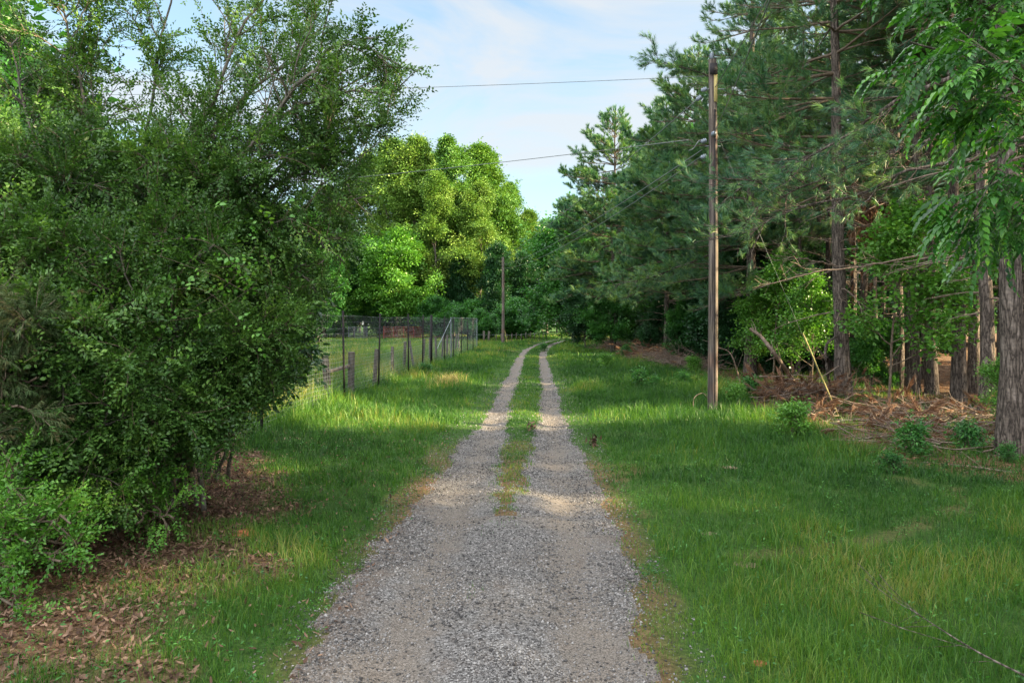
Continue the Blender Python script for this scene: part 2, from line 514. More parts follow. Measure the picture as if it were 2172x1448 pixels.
def height(X, Y):
    X = np.asarray(X, float); Y = np.asarray(Y, float)
    u = X - road_c(Y)
    h = (fbm(X / 4, Y / 4, 3, 3) - .5) * .16 * smooth(1.2, 4, np.abs(u)) + (fbm(X * 1.5, Y * 1.5, 5, 3) - .5) * .05
    rut = np.exp(-((u + .72) / .28) ** 2) + np.exp(-((u - .72) / .28) ** 2)
    h = h - rut * .045 + .04 * np.exp(-(u / .35) ** 2)
    h = h + .06 * smooth(1.3, 2.4, np.abs(u))
    return h

def arc_dist(X, Y):
    pts = np.array([[2.3, 7.0], [3.0, 7.25], [3.72, 7.5], [4.7, 8.1], [5.7, 8.9], [6.1, 9.7], [5.7, 10.6]])
    d = np.full(np.shape(X), 9.0)
    for a, b in zip(pts[:-1], pts[1:]):
        ab = b - a
        t = np.clip(((X - a[0]) * ab[0] + (Y - a[1]) * ab[1]) / (ab @ ab), 0, 1)
        d = np.minimum(d, np.hypot(X - a[0] - ab[0] * t, Y - a[1] - ab[1] * t))
    return d

def zones(X, Y):
    """returns straw (right wood floor) and litter (left under the hollies) masks"""
    e = wood_edge(Y) + (fbm(X * .7, Y * .7, 21) - .5) * 1.6
    patch = smooth(1.2, .7, np.hypot((X + .9) / 1.5, (Y - 55.5 + .8 * X) / 1.1))
    straw = np.maximum(smooth(-.35, .35, X - e), patch) * (Y > 0) * (Y < 130)
    n = fbm(X * .9, Y * .9, 31)
    edge = np.interp(Y, [0, 4.6, 6.3, 8, 10, 12, 15, 18], [-2.7, -2.65, -2.45, -2.75, -3.6, -4.7, -6.0, -8])
    lit = smooth(-.5, .35, (edge - X) + (n - .5) * 2.2) * (Y < 17)
    return straw, lit

# ------------------------------------------------------------------ ground and gravel track
def axis_out(fine, step, far, g=1.085):
    v = list(np.arange(0, fine, step)); d = step
    while v[-1] < far:
        d *= g; v.append(v[-1] + d)
    return np.array(v)
uR = axis_out(2.3, .045, 240); uu = np.concatenate([-uR[::-1][:-1], uR])
rows = list(np.arange(-40, 3, 1.0)); y = 3.0
while y < 420:
    rows.append(y); y *= 1.0095
rows = np.array(rows)
UU, YY = np.meshgrid(uu, rows)
cc = np.where(rows < 110, road_c(rows), road_c(110.0))[:, None]
XX = UU + cc
ZZ = height(XX, YY) * (YY < 140)
GV = np.stack([XX, YY, ZZ], -1).reshape(-1, 3)
nc = len(uu)
ii, jj = np.meshgrid(np.arange(len(rows) - 1), np.arange(nc - 1), indexing='ij')
a = (ii * nc + jj).ravel()
GF = np.stack([a, a + 1, a + nc + 1, a + nc], 1)
cen = GV[GF].mean(1)
gm, gu = rut_masks(cen[:, 0], cen[:, 1])
is_road = (gm > .5) & (cen[:, 1] > -12) & (cen[:, 1] < 112)

def ground_material():
    m, N, L = new_mat('ground_soil')
    o = N("ShaderNodeOutputMaterial")
    geo = N("ShaderNodeNewGeometry")
    at = N("ShaderNodeAttribute"); at.attribute_name = 'soil'
    n1 = N("ShaderNodeTexNoise"); n1.inputs['Scale'].default_value = 1.3; n1.inputs['Detail'].default_value = 8; n1.inputs['Roughness'].default_value = .65
    n2 = N("ShaderNodeTexNoise"); n2.inputs['Scale'].default_value = 22; n2.inputs['Detail'].default_value = 6; n2.inputs['Roughness'].default_value = .7
    L(geo.outputs['Position'], n1.inputs['Vector']); L(geo.outputs['Position'], n2.inputs['Vector'])
    g = N("ShaderNodeValToRGB"); ramp(g, [(.016, .034, .010), (.03, .065, .012), (.055, .10, .018)], [.3, .5, .7])
    s = N("ShaderNodeValToRGB"); ramp(s, [(.045, .025, .015), (.13, .07, .042), (.24, .145, .095)], [.3, .5, .72])
    L(n2.outputs['Fac'], g.inputs[0]); L(n2.outputs['Fac'], s.inputs[0])
    ad = N("ShaderNodeMath"); ad.operation = 'MULTIPLY_ADD'; ad.inputs[1].default_value = .8; ad.inputs[2].default_value = -.4
    ad2 = N("ShaderNodeMath"); ad2.operation = 'ADD'; ad2.use_clamp = True
    L(n1.outputs['Fac'], ad.inputs[0]); L(ad.outputs[0], ad2.inputs[0]); L(at.outputs['Fac'], ad2.inputs[1])
    mm = N("ShaderNodeMix"); mm.data_type = 'RGBA'
    L(ad2.outputs[0], mm.inputs['Factor']); L(g.outputs[0], mm.inputs['A']); L(s.outputs[0], mm.inputs['B'])
    p = N("ShaderNodeBsdfPrincipled"); p.inputs['Roughness'].default_value = .95; p.inputs['Specular IOR Level'].default_value = .1
    L(mm.outputs['Result'], p.inputs['Base Color'])
    bp = N("ShaderNodeBump"); bp.inputs['Strength'].default_value = .8; bp.inputs['Distance'].default_value = .04
    L(n2.outputs['Fac'], bp.inputs['Height']); L(bp.outputs[0], p.inputs['Normal'])
    L(p.outputs[0], o.inputs[0])
    return m

def gravel_material():
    m, N, L = new_mat('gravel_surface')
    o = N("ShaderNodeOutputMaterial")
    geo = N("ShaderNodeNewGeometry")
    vo = N("ShaderNodeTexVoronoi"); vo.inputs['Scale'].default_value = 62
    v2 = N("ShaderNodeTexVoronoi"); v2.inputs['Scale'].default_value = 90
    n1 = N("ShaderNodeTexNoise"); n1.inputs['Scale'].default_value = 1.1; n1.inputs['Detail'].default_value = 7; n1.inputs['Roughness'].default_value = .6
    n3 = N("ShaderNodeTexNoise"); n3.inputs['Scale'].default_value = 60; n3.inputs['Detail'].default_value = 3
    for q in (vo, v2, n1, n3): L(geo.outputs['Position'], q.inputs['Vector'])
    sp = N("ShaderNodeSeparateColor"); L(vo.outputs['Color'], sp.inputs[0])
    st = N("ShaderNodeValToRGB"); ramp(st, [(.038, .035, .034), (.10, .094, .09), (.165, .156, .15), (.27, .258, .25)], [0, .35, .75, 1])
    L(sp.outputs[0], st.inputs[0])
    du = N("ShaderNodeValToRGB"); ramp(du, [(.085, .072, .060), (.20, .172, .148)], [.35, .65]); L(n3.outputs['Fac'], du.inputs[0])
    fc = N("ShaderNodeValToRGB"); ramp(fc, [(.05, .05, .05), (.95, .95, .95)], [.42, .62])
    ap = N("ShaderNodeAttribute"); ap.attribute_name = 'packed'
    pa_ = N("ShaderNodeMath"); pa_.operation = 'MULTIPLY_ADD'; pa_.inputs[1].default_value = .22
    L(ap.outputs['Fac'], pa_.inputs[0]); L(n1.outputs['Fac'], pa_.inputs[2]); L(pa_.outputs[0], fc.inputs[0])
    mm = N("ShaderNodeMix"); mm.data_type = 'RGBA'
    L(fc.outputs[0], mm.inputs['Factor']); L(st.outputs[0], mm.inputs['A']); L(du.outputs[0], mm.inputs['B'])
    p = N("ShaderNodeBsdfPrincipled"); p.inputs['Roughness'].default_value = .9; p.inputs['Specular IOR Level'].default_value = .2
    at = N("ShaderNodeAttribute"); at.attribute_name = 'edge'
    an = N("ShaderNodeMath"); an.operation = 'MULTIPLY_ADD'; an.inputs[1].default_value = 1.4; an.inputs[2].default_value = -.7
    as_ = N("ShaderNodeMath"); as_.operation = 'ADD'; as_.use_clamp = True
    n4 = N("ShaderNodeTexNoise"); n4.inputs['Scale'].default_value = 5; n4.inputs['Detail'].default_value = 6; L(geo.outputs['Position'], n4.inputs['Vector'])
    L(n4.outputs['Fac'], an.inputs[0]); L(an.outputs[0], as_.inputs[0]); L(at.outputs['Fac'], as_.inputs[1])
    br = N("ShaderNodeValToRGB"); ramp(br, [(.035, .024, .017), (.11, .08, .06), (.20, .165, .14)], [.3, .5, .72]); L(n3.outputs['Fac'], br.inputs[0])
    m3 = N("ShaderNodeMix"); m3.data_type = 'RGBA'
    L(as_.outputs[0], m3.inputs['Factor']); L(mm.outputs['Result'], m3.inputs['A']); L(br.outputs[0], m3.inputs['B'])
    L(m3.outputs['Result'], p.inputs['Base Color'])
    sb = N("ShaderNodeMath"); sb.operation = 'SUBTRACT'; L(vo.outputs['Distance'], sb.inputs[1]); sb.inputs[0].default_value = 1
    bp = N("ShaderNodeBump"); bp.inputs['Strength'].default_value = .9; bp.inputs['Distance'].default_value = .02
    L(sb.outputs[0], bp.inputs['Height']); L(bp.outputs[0], p.inputs['Normal'])
    L(p.outputs[0], o.inputs[0])
    return m
M['soil'] = ground_material()
M['gravel'] = gravel_material()
M['stone'] = leaf_mat('stone', [(.035, .033, .033), (.095, .090, .087), (.165, .155, .15), (.27, .255, .245)], 0, None, .85, .2, 1.5)

st_, li_ = zones(GV[:, 0], GV[:, 1])
_, gu_ = rut_masks(GV[:, 0], GV[:, 1])
near_road = smooth(1.9, 1.1, np.abs(gu_) + (fbm(GV[:, 0] * 1.5, GV[:, 1] * .8, 91) - .5) * 1.6) * smooth(-4, 2, 12 - GV[:, 1])
mid_soil = smooth(.6, .2, np.abs(gu_)) * .5 * (GV[:, 1] < 14)
soil = np.clip(np.maximum(np.maximum(np.maximum(st_, li_), .38 * smooth(.26, .06, arc_dist(GV[:, 0], GV[:, 1]))), np.maximum(near_road * .9, mid_soil)), 0, 1) - .12
keep = np.unique(GF[~is_road]); remap = -np.ones(len(GV), int); remap[keep] = np.arange(len(keep))
g_o = build('ground', [(GV[keep], remap[GF[~is_road]], 0, 0.5)], [M['soil']], smooth_shade=True)
sa = g_o.data.attributes.new('soil', 'FLOAT', 'POINT'); sa.data.foreach_set('value', soil[keep].astype(np.float32))
tag(g_o, 'grassy ground with brown soil and pine straw on both sides of the track', 'ground', kind='structure')
keep = np.unique(GF[is_road]); remap[keep] = np.arange(len(keep))
r_o = build('gravel_road', [(GV[keep], remap[GF[is_road]], 0, 0.5)], [M['gravel']], smooth_shade=True)
ku = gu_[keep]
ea = r_o.data.attributes.new('edge', 'FLOAT', 'POINT'); ea.data.foreach_set('value', (smooth(.85, 1.35, np.abs(ku + .0)) * (1 - .25 * (ku > 0)) * smooth(26, 10, GV[keep][:, 1]) * .75).astype(np.float32))
pk = np.exp(-((ku + .68) / .27) ** 2) + np.exp(-((ku - .70) / .27) ** 2)
ea = r_o.data.attributes.new('packed', 'FLOAT', 'POINT'); ea.data.foreach_set('value', (pk - .3).astype(np.float32))
tag(r_o, 'pale two-rut gravel track running away between fence and woods', 'road', kind='structure')
# ------------------------------------------------------------------ loose gravel, grass, litter
def view_ok(X, Y, m=1.5):
    return (np.abs(X) < .76 * Y + m)

def pebbles():
    r = rng_(5)
    out = []
    base = np.array([[1, 0, 0], [0, 1, 0], [-1, 0, 0], [0, -1, 0], [0, 0, .7], [0, 0, -.7]], float)
    f = np.array([[0, 1, 4], [1, 2, 4], [2, 3, 4], [3, 0, 4], [1, 0, 5], [2, 1, 5], [3, 2, 5], [0, 3, 5]])
    for y0, y1, n, s0, s1 in ((3.6, 8, 90000, .004, .014), (8, 15, 60000, .008, .017), (15, 30, 30000, .013, .022)):
        Y = y0 + (y1 - y0) * r.random(n); u = r.uniform(-1.9, 1.6, n); X = u + road_c(Y)
        g, _ = rut_masks(X, Y, .16)
        n1 = fbm(X * 1.7, Y * 1.7, 77)
        pk = np.exp(-((u + .68) / .27) ** 2) + np.exp(-((u - .70) / .27) ** 2)
        k = r.random(n) < (g * (.25 + .9 * smooth(.35, .6, n1)) * (1 - .6 * pk) + .10 * (1 - g) * (np.abs(u) < 1.7))
        X, Y = X[k], Y[k]; n = len(X)
        S = s0 + (s1 - s0) * r.random(n) ** 3 * r.choice([1, 1, 1, 1.7], n)
        V = base[None] * r.uniform(.55, 1.25, (n, 6, 3)) * S[:, None, None]
        th = r.random(n) * 6.28; c, s = np.cos(th), np.sin(th)
        Vx = V[..., 0] * c[:, None] - V[..., 1] * s[:, None]; Vy = V[..., 0] * s[:, None] + V[..., 1] * c[:, None]
        V = np.stack([Vx + X[:, None], Vy + Y[:, None], V[..., 2] + (height(X, Y) + S * .2)[:, None]], -1)
        F_ = (f[None] + (np.arange(n) * 6)[:, None, None]).reshape(-1, 3)
        out.append((V.reshape(-1, 3), F_, 0, np.repeat(r.random(n) ** 1.3, 6)))
    o = build('gravel', out, [M['stone']])
    tag(o, 'loose grey and white gravel stones strewn on the track', 'gravel', kind='stuff')
pebbles()

def blades(X, Y, Hh, Wd, r, tint, lean=.5):
    n = len(X)
    z = height(X, Y) - .01
    th = r.random(n) * 2 * pi; lx, ly = np.cos(th), np.sin(th)
    ph = r.random(n) * 2 * pi; wx, wy = np.cos(ph) * Wd / 2, np.sin(ph) * Wd / 2
    ln = lean * Hh * r.random(n)
    B = np.stack([X, Y, z], 1)
    Wv = np.stack([wx, wy, 0 * wx], 1)
    mid = B + np.stack([lx * ln * .35, ly * ln * .35, Hh * .6], 1)
    tip = B + np.stack([lx * ln, ly * ln, Hh * (1 - .25 * (ln / np.maximum(Hh, .01)) ** 2)], 1)
    V = np.stack([B - Wv, B + Wv, mid + Wv * .8, mid - Wv * .8, tip], 1).reshape(-1, 3)
    o = (np.arange(n) * 5)[:, None]
    q = o + np.array([[0, 1, 2, 3]]); t = o + np.array([[3, 2, 4]])
    tt = np.repeat(tint, 5)
    return (V, q, t, tt)

def fx_(Y):
    return np.where(Y > 12, -5.9 + .048 * Y, -99)

def grass():
    r = rng_(9)
    Vs, Qs, Ts, tt, off = [], [], [], [], 0
    dry = []
    rings = [(1.6, 3.4, -5, 6, 2200, .005, .10), (3.4, 6.5, -7, 7, 3300, .0045, .105), (6.5, 10, -8, 9, 1900, .006, .12), (10, 16, -8, 12, 950, .009, .15),
             (16, 26, -8, 13, 480, .013, .18), (26, 45, -9, 14, 190, .02, .2), (45, 75, -9, 14, 90, .03, .2), (75, 120, -9, 22, 30, .05, .2),
             (18, 60, -45, -5, 70, .03, .16), (60, 110, -75, -5, 22, .05, .18)]
    for y0, y1, x0, x1, dens, wd, hb in rings:
        n = int((y1 - y0) * (x1 - x0) * dens)
        m_ = n // 14 + 1; pick = r.integers(0, m_, n); spr = .035 + .0022 * y1
        cxx = r.uniform(x0, x1, m_); cyy = r.uniform(y0, y1, m_); lone = r.random(n) < .35
        X = np.where(lone, r.uniform(x0, x1, n), cxx[pick] + r.normal(0, spr, n)); Y = np.where(lone, r.uniform(y0, y1, n), cyy[pick] + r.normal(0, spr, n))
        csz = r.uniform(.55, 1.35, m_)[pick]; ctn = r.normal(0, .14, m_)[pick]
        k = view_ok(X, Y, 2.4 if Y[0] < 7 else 1.2)
        csz, ctn = csz[k], ctn[k]
        X, Y = X[k], Y[k]
        g, u = rut_masks(X, Y, .20)
        g = smooth(.12, .95, g)
        st, li = zones(X, Y)
        cl = fbm(X * 2.2, Y * 2.2, 41, 3); big = fbm(X * .45, Y * .45, 43, 3)
        d = smooth(.30, .55, cl) * .6 + .45
        d = d * (1 - g)
        tuft = .16 * (np.abs(u + .08) < .22) * (Y < 9.2) * smooth(.52, .66, fbm(X * 2.5, Y * 1.6, 58))
        d = np.where(np.abs(u) < .8, d * 1.5 * smooth(.28, .42, cl + .12 * smooth(8, 22, Y)), d)
        edge = smooth(1.25, 1.9, np.abs(u)); d = np.where(np.abs(u) > 1, d * (.35 + .65 * edge), d)
        d = d * (1 - .96 * li * smooth(.68, .52, fbm(X * 1.1, Y * 1.1, 51))) * (1 - .88 * st * smooth(.7, .42, fbm(X, Y, 52)))
        # worn arc and bare patches in the right hand grass
        d = d * (1 - .85 * smooth(.24, .06, arc_dist(X, Y) + (fbm(X * 2.2, Y * 2.2, 53) - .42) * .5))
        d = np.maximum(d, tuft)
        k = r.random(len(X)) < d
        csz, ctn = csz[k], ctn[k]
        X, Y, u, cl, big, st, li = X[k], Y[k], u[k], cl[k], big[k], st[k], li[k]
        n = len(X)
        tall = 1 + .9 * smooth(.45, .7, big) * (np.abs(u) > 1.6)
        tall *= 1 + .9 * smooth(-4.2, -5.0, X) * (Y > 12) * (Y < 60) + .55 * smooth(2.2, 4, u) * smooth(9, 13, Y) * smooth(45, 20, Y)
        tall *= np.where(np.abs(u) < 1, .8, 1) * (1 - .35 * st) * (1 - .3 * li)
        tall *= .6 + .4 * smooth(1.1, 2.2, np.abs(u))
        Hh = (.84 if y1 < 20 else 1) * hb * tall * csz * r.uniform(.5, 1.2, n)
        tint = np.clip(.50 + (big - .5) * 1.5 + r.normal(0, .16, n) + ctn + .22 * (X < fx_(Y) - .5), 0, 1)
        V, q, t, ti = blades(X, Y, Hh, wd * r.uniform(.6, 1.3, n), r, tint, .95)
        Vs.append(V); Qs.append(q + off); Ts.append(t + off); tt.append(ti); off += len(V)
    V = np.concatenate(Vs); Q = np.concatenate(Qs); T = np.concatenate(Ts); ti = np.concatenate(tt)
    # one vertex pool, two face sizes
    me = bpy.data.meshes.new('grass')
    me.vertices.add(len(V)); me.vertices.foreach_set('co', V.astype(np.float32).ravel())
    loops = np.concatenate([Q.ravel(), T.ravel()]).astype(np.int32)
    tot = np.concatenate([np.full(len(Q), 4), np.full(len(T), 3)]).astype(np.int32)
    me.loops.add(len(loops)); me.loops.foreach_set('vertex_index', loops)
    me.polygons.add(len(tot)); me.polygons.foreach_set('loop_start', np.concatenate([[0], np.cumsum(tot)[:-1]]).astype(np.int32))
    me.polygons.foreach_set('loop_total', tot)
    me.materials.append(M['grass'])
    a_ = me.attributes.new('tint', 'FLOAT', 'POINT'); a_.data.foreach_set('value', ti.astype(np.float32))
    me.update(calc_edges=True)
    tag(obj('grass', me), 'bright green meadow grass beside and between the gravel ruts', 'grass', kind='stuff')
    print('grass blades', len(Q))
grass()

def litter():
    r = rng_(15)
    n = 90000
    X = r.uniform(-9, -1.2, n); Y = r.uniform(3.4, 16, n)
    _, li = zones(X, Y)
    _, u = rut_masks(X, Y)
    d = li * .95 + .05 * (u < -1.2)
    k = (r.random(n) < d) & view_ok(X, Y, 1)
    X, Y = X[k], Y[k]; n = len(X)
    B = np.stack([X, Y, height(X, Y) + r.uniform(.0, .03, n)], 1)
    D = nrm(np.stack([r.normal(0, 1, n), r.normal(0, 1, n), r.normal(.1, .22, n)], 1))
    Nn = nrm(np.stack([r.normal(0, .35, n), r.normal(0, .35, n), np.ones(n)], 1))
    v, f, t = leaf_shape(B, D, Nn, r.uniform(.03, .075, n), r.uniform(.015, .034, n), r, droop=-.25)
    o = build('leaf_litter', [(v, f, 0, t)], [M['litter']])
    tag(o, 'dry brown fallen leaves under the holly thicket', 'leaf litter', kind='stuff')
    # pine straw and chips on the right
    n = 60000
    X = r.uniform(5.5, 26, n); Y = 8 + 45 * r.random(n) ** 1.6
    st, _ = zones(X, Y)
    k = (r.random(n) < st) & view_ok(X, Y, 1)
    X, Y = X[k], Y[k]; n = len(X)
    z = height(X, Y)
    pile = smooth(.5, .75, fbm(X * .5, Y * .5, 61)) * .18
    B = np.stack([X, Y, z + pile * r.random(n)], 1)
    th = r.random(n) * 6.28
    D = np.stack([np.cos(th), np.sin(th), r.normal(0, .12, n)], 1)
    Nn = np.tile([0, 0, 1.0], (n, 1)) + r.normal(0, .3, (n, 3))
    v, f, t = leaf_quads(B, D, Nn, r.uniform(.12, .3, n), .014 * (Y / 12), r, .02)
    o = build('pine_straw', [(v, f, 0, t)], [M['dead_needle']])
    tag(o, 'reddish brown pine straw covering the wood floor', 'pine straw', kind='stuff')
litter()

def weeds():
    r = rng_(17)
    tp = [tpl_clump(100 + i, 14, .10, .034, .013, .6) for i in range(3)]
    n = 3800
    Y = 3.6 + 14 * r.random(n) ** 1.3; X = r.uniform(-6, 10, n)
    g, u = rut_masks(X, Y); st, li = zones(X, Y)
    k = (r.random(n) < (1 - g) * (.35 + .5 * smooth(.45, .65, fbm(X * .8, Y * .8, 66)))) & (np.abs(u) > 1.2) & view_ok(X, Y)
    X, Y = X[k], Y[k]
    ch = []
    for i in range(3):
        q = np.arange(len(X)) % 3 == i
        P = np.stack([X[q], Y[q], height(X[q], Y[q]) + .05], 1)
        ch.append(scatter(tp[i], P, frames(r.normal(0, 1, (q.sum(), 3)) * [1, 1, .15], r, .9), r.uniform(.6, 1.3, q.sum()), 0, r))
    o = build('ground_weeds', ch, [M['mid_leaf']])
    tag(o, 'low leafy weeds and clover mixed into the near grass', 'weeds', kind='stuff')
weeds()

# ------------------------------------------------------------------ tree makers
def pine(seed, H=18, r0=.22, lo=.35, spread=3.6, lean=(0, 0), whorls=26, per=4.5, bias=None, tuft=1.0, needle=.17, nw=.011, dead=10, density=1.0, bottom=.75):
    r = rng_(seed)
    n = 14
    trunk = np.zeros((1, n + 1, 3)); t = np.linspace(0, 1, n + 1)
    trunk[0, :, 2] = t * H - .15 * (t == 0)
    trunk[0, :, 0] = lean[0] * t + (np.cumsum(r.normal(0, .03, n + 1))) * (t > 0)
    trunk[0, :, 1] = lean[1] * t + (np.cumsum(r.normal(0, .03, n + 1))) * (t > 0)
    tr = taper(1, n + 1, r0, .03, .85); tr[0, 0] *= 1.25
    wood = [(*tubes(trunk, tr, 12), 0, .5)]
    # whorls of branches
    tw = np.sort(lo + (1 - lo) * (np.arange(whorls) + r.random(whorls) * .6) / whorls) * .985
    cnt = np.maximum(r.poisson(per, whorls), 2)
    tt = np.repeat(tw, cnt)
    az = r.random(len(tt)) * 2 * pi
    rel = (tt - lo) / (1 - lo)
    prof = np.interp(rel, [0, .25, .6, 1], [bottom, 1, .72, .12])
    Ln = spread * prof * r.uniform(.65, 1.15, len(tt))
    if bias is not None:
        Ln *= 1 + bias[1] * np.cos(az - bias[0])
    el = np.interp(rel, [0, .5, 1], [-.12, .15, .85]) + r.normal(0, .12, len(tt))
    D = np.stack([np.cos(az) * np.cos(el), np.sin(az) * np.cos(el), np.sin(el)], 1)
    P, _ = sample(trunk, np.zeros(len(tt), int), tt)
    b1 = paths(P, D, Ln, 7, r, .16, (0, 0, -.32), (0, 0, .55))
    rb = np.clip(.011 * Ln + .012, .01, .07)
    wood.append((*tubes(b1, taper(len(b1), 8, rb, .006), 5), 1, .4))
    # side twigs in flat fans
    m = np.maximum((Ln * 6.5 * density).astype(int), 3)
    idx = np.repeat(np.arange(len(b1)), m)
    t2 = .22 + .76 * r.random(len(idx))
    P2, T2 = sample(b1, idx, t2)
    L2 = Ln[idx] * .34 * (1.1 - .7 * t2) * r.uniform(.6, 1.2, len(idx)) + .15
    D2 = spread_dirs(T2, r.uniform(.5, 1.0, len(idx)), r, .75); D2[:, 2] += .10
    b2 = paths(P2, D2, L2, 4, r, .15, (0, 0, .25))
    wood.append((*tubes(b2, taper(len(b2), 5, .009, .004), 3), 1, .4))
    # shoots
    m = np.maximum((L2 * 5.0 * density).astype(int) + 1, 1)
    idx = np.repeat(np.arange(len(b2)), m)
    t3 = .35 + .65 * r.random(len(idx)); t3[np.r_[True, np.diff(idx) > 0]] = .98
    P3, T3 = sample(b2, idx, t3)
    D3 = spread_dirs(T3, r.uniform(.15, .85, len(idx)), r); D3[:, 2] += .42
    tips, Tt = sample(b1, np.arange(len(b1)), np.full(len(b1), .98))
    P3 = np.vstack([P3, tips, trunk[:, -1]]); D3 = np.vstack([D3, Tt + [0, 0, .6], [[0, 0, 1]]])
    leaves = []
    cl = np.repeat(r.random(len(b2)), m); cl = np.concatenate([cl, r.random(len(tips) + 1)])
    for i in range(3):
        q = np.arange(len(P3)) % 3 == i
        tp = tpl_tuft(seed * 7 + i, 30, needle, nw, .19)
        leaves.append(scatter(tp, P3[q], frames(D3[q], r), r.uniform(.75, 1.2, q.sum()) * tuft, 0, r, np.clip(cl[q] * .7 + .3 * r.random(q.sum()), 0, 1)))
    # dead snags below the crown
    if dead:
        td = .12 + (lo - .10) * r.random(dead); az = r.random(dead) * 2 * pi
        P, _ = sample(trunk, np.zeros(dead, int), td)
        D = np.stack([np.cos(az), np.sin(az), r.normal(.0, .15, dead)], 1)
        Ld = r.uniform(.4, 2.4, dead)
        d1 = paths(P, D, Ld, 6, r, .25, (0, 0, -.2))
        wood.append((*tubes(d1, taper(dead, 7, .025, .006), 5), 2, .5))
        idx = np.repeat(np.arange(dead), 5)
        Pd, Td = sample(d1, idx, .35 + .6 * r.random(len(idx)))
        d2 = paths(Pd, spread_dirs(Td, r.uniform(.5, 1, len(idx)), r, .6), Ld[idx] * .3 + .1, 3, r, .25, (0, 0, -.1))
        wood.append((*tubes(d2, taper(len(d2), 4, .007, .003), 3), 2, .5))
    wm = build('trunk', wood, [M['pine_bark'], M['twig'], M['dead_wood']], smooth_shade=True, link=False)
    lm = build('crown', leaves, [M['pine_leaf']], link=False)
    return wm, lm

def broadleaf(seed, H=12, r0=.16, lo=.3, spread=3.2, n1=16, n2=7, n3=6, per=4, leaf='mid_leaf', ll=.15, lw=.10, crad=.38, lean=(0, 0),
              bark='grey_bark', flat=.5, prof=((0, .3, .65, 1), (.75, 1, .8, .3)), up=.45, shape=leaf_quads, nleaf=16, stems=1, wob=.28, lvar=(.7, 1.15), l2f=.5):
    r = rng_(seed)
    n = 12
    P0 = np.zeros((stems, 3)); P0[:, :2] = r.normal(0, .12 * (stems > 1), (stems, 2)); P0[:, 2] = -.1
    D0 = np.stack([r.normal(0, .16 * (stems > 1), stems) + lean[0] / H, r.normal(0, .16 * (stems > 1), stems) + lean[1] / H, np.ones(stems)], 1)
    trunk = paths(P0, D0, np.full(stems, H * .93) * r.uniform(.7, 1, stems) if stems > 1 else np.full(1, H * .93), n, r, .09)
    tr = taper(stems, n + 1, r0, .02, .8); tr[:, 0] *= 1.3
    wood = [(*tubes(trunk, tr, 8), 0, .5)]
    N1 = n1 * stems
    idx = np.repeat(np.arange(stems), n1)
    t1 = lo + (1 - lo) * (np.tile(np.arange(n1), stems) + r.random(N1)) / n1
    P, T = sample(trunk, idx, t1)
    rel = (t1 - lo) / (1 - lo)
    L1 = spread * np.interp(rel, *prof) * r.uniform(*lvar, N1)
    D = spread_dirs(T, np.interp(rel, [0, 1], [1.15, .45]) + r.normal(0, .15, N1), r); D[:, 2] += up * .3
    b1 = paths(P, D, L1, 6, r, wob, (0, 0, up * .5))
    wood.append((*tubes(b1, taper(N1, 7, np.clip(.016 * L1 + .008, .01, r0 * .5), .008), 5), 0, .5))
    idx = np.repeat(np.arange(N1), n2)
    t2 = .2 + .78 * r.random(len(idx))
    P2, T2 = sample(b1, idx, t2)
    L2 = L1[idx] * l2f * (1.15 - .6 * t2) * r.uniform(.6, 1.2, len(idx)) + .1
    b2 = paths(P2, spread_dirs(T2, r.uniform(.5, 1.1, len(idx)), r, .3), L2, 4, r, .28, (0, 0, .12))
    wood.append((*tubes(b2, taper(len(b2), 5, .012, .005), 3), 1, .5))
    idx = np.repeat(np.arange(len(b2)), n3)
    P3, T3 = sample(b2, idx, .25 + .75 * r.random(len(idx)))
    L3 = L2[idx] * .4 * r.uniform(.5, 1.2, len(idx)) + .12
    b3 = paths(P3, spread_dirs(T3, r.uniform(.4, 1.1, len(idx)), r), L3, 3, r, .3, (0, 0, -.15))
    cl = r.random(len(b2))[idx]
    i4 = np.repeat(np.arange(len(b3)), per)
    P4, T4 = sample(b3, i4, .2 + .8 * r.random(len(i4)))
    tint = np.clip(cl[i4] * .6 + .4 * r.random(len(i4)), 0, 1)
    P4 = P4 + r.normal(0, crad * .3, P4.shape)
    leaves = []
    for i in range(3):
        q = np.arange(len(P4)) % 3 == i
        leaves.append(scatter(tpl_clump(seed * 5 + i, nleaf, crad, ll, lw, flat, shape), P4[q], frames(T4[q] * [1, 1, .35], r, .8), r.uniform(.75, 1.25, q.sum()), 0, r, tint[q]))
    wm = build('trunk', wood, [M[bark], M['twig']], smooth_shade=True, link=False)
    lm = build('crown', leaves, [M[leaf]], link=False)
    return wm, lm

def plant(proto, name, label, cat, X, Y, rz=0.0, s=1.0, group=None, dz=0.0):
    z = float(height(X, Y)) if Y < 140 else 0.0
    root = thing(name, label, cat, (X, Y, z + dz), rz, group, s)
    obj('trunk', proto[0], root)
    obj('crown', proto[1], root)
    return root

# ------------------------------------------------------------------ left: holly thicket
def catmull(C, n):
    C = np.asarray(C, float)
    Pp = np.vstack([2 * C[0] - C[1], C, 2 * C[-1] - C[-2]])
    out = []
    seg = len(C) - 1
    for t in np.linspace(0, seg, n + 1):
        i = min(int(t), seg - 1); f = t - i
        p0, p1, p2, p3 = Pp[i:i + 4]
        out.append(.5 * ((2 * p1) + (p2 - p0) * f + (2 * p0 - 5 * p1 + 4 * p2 - p3) * f * f + (3 * p1 - p0 - 3 * p2 + p3) * f ** 3))
    return np.array(out)

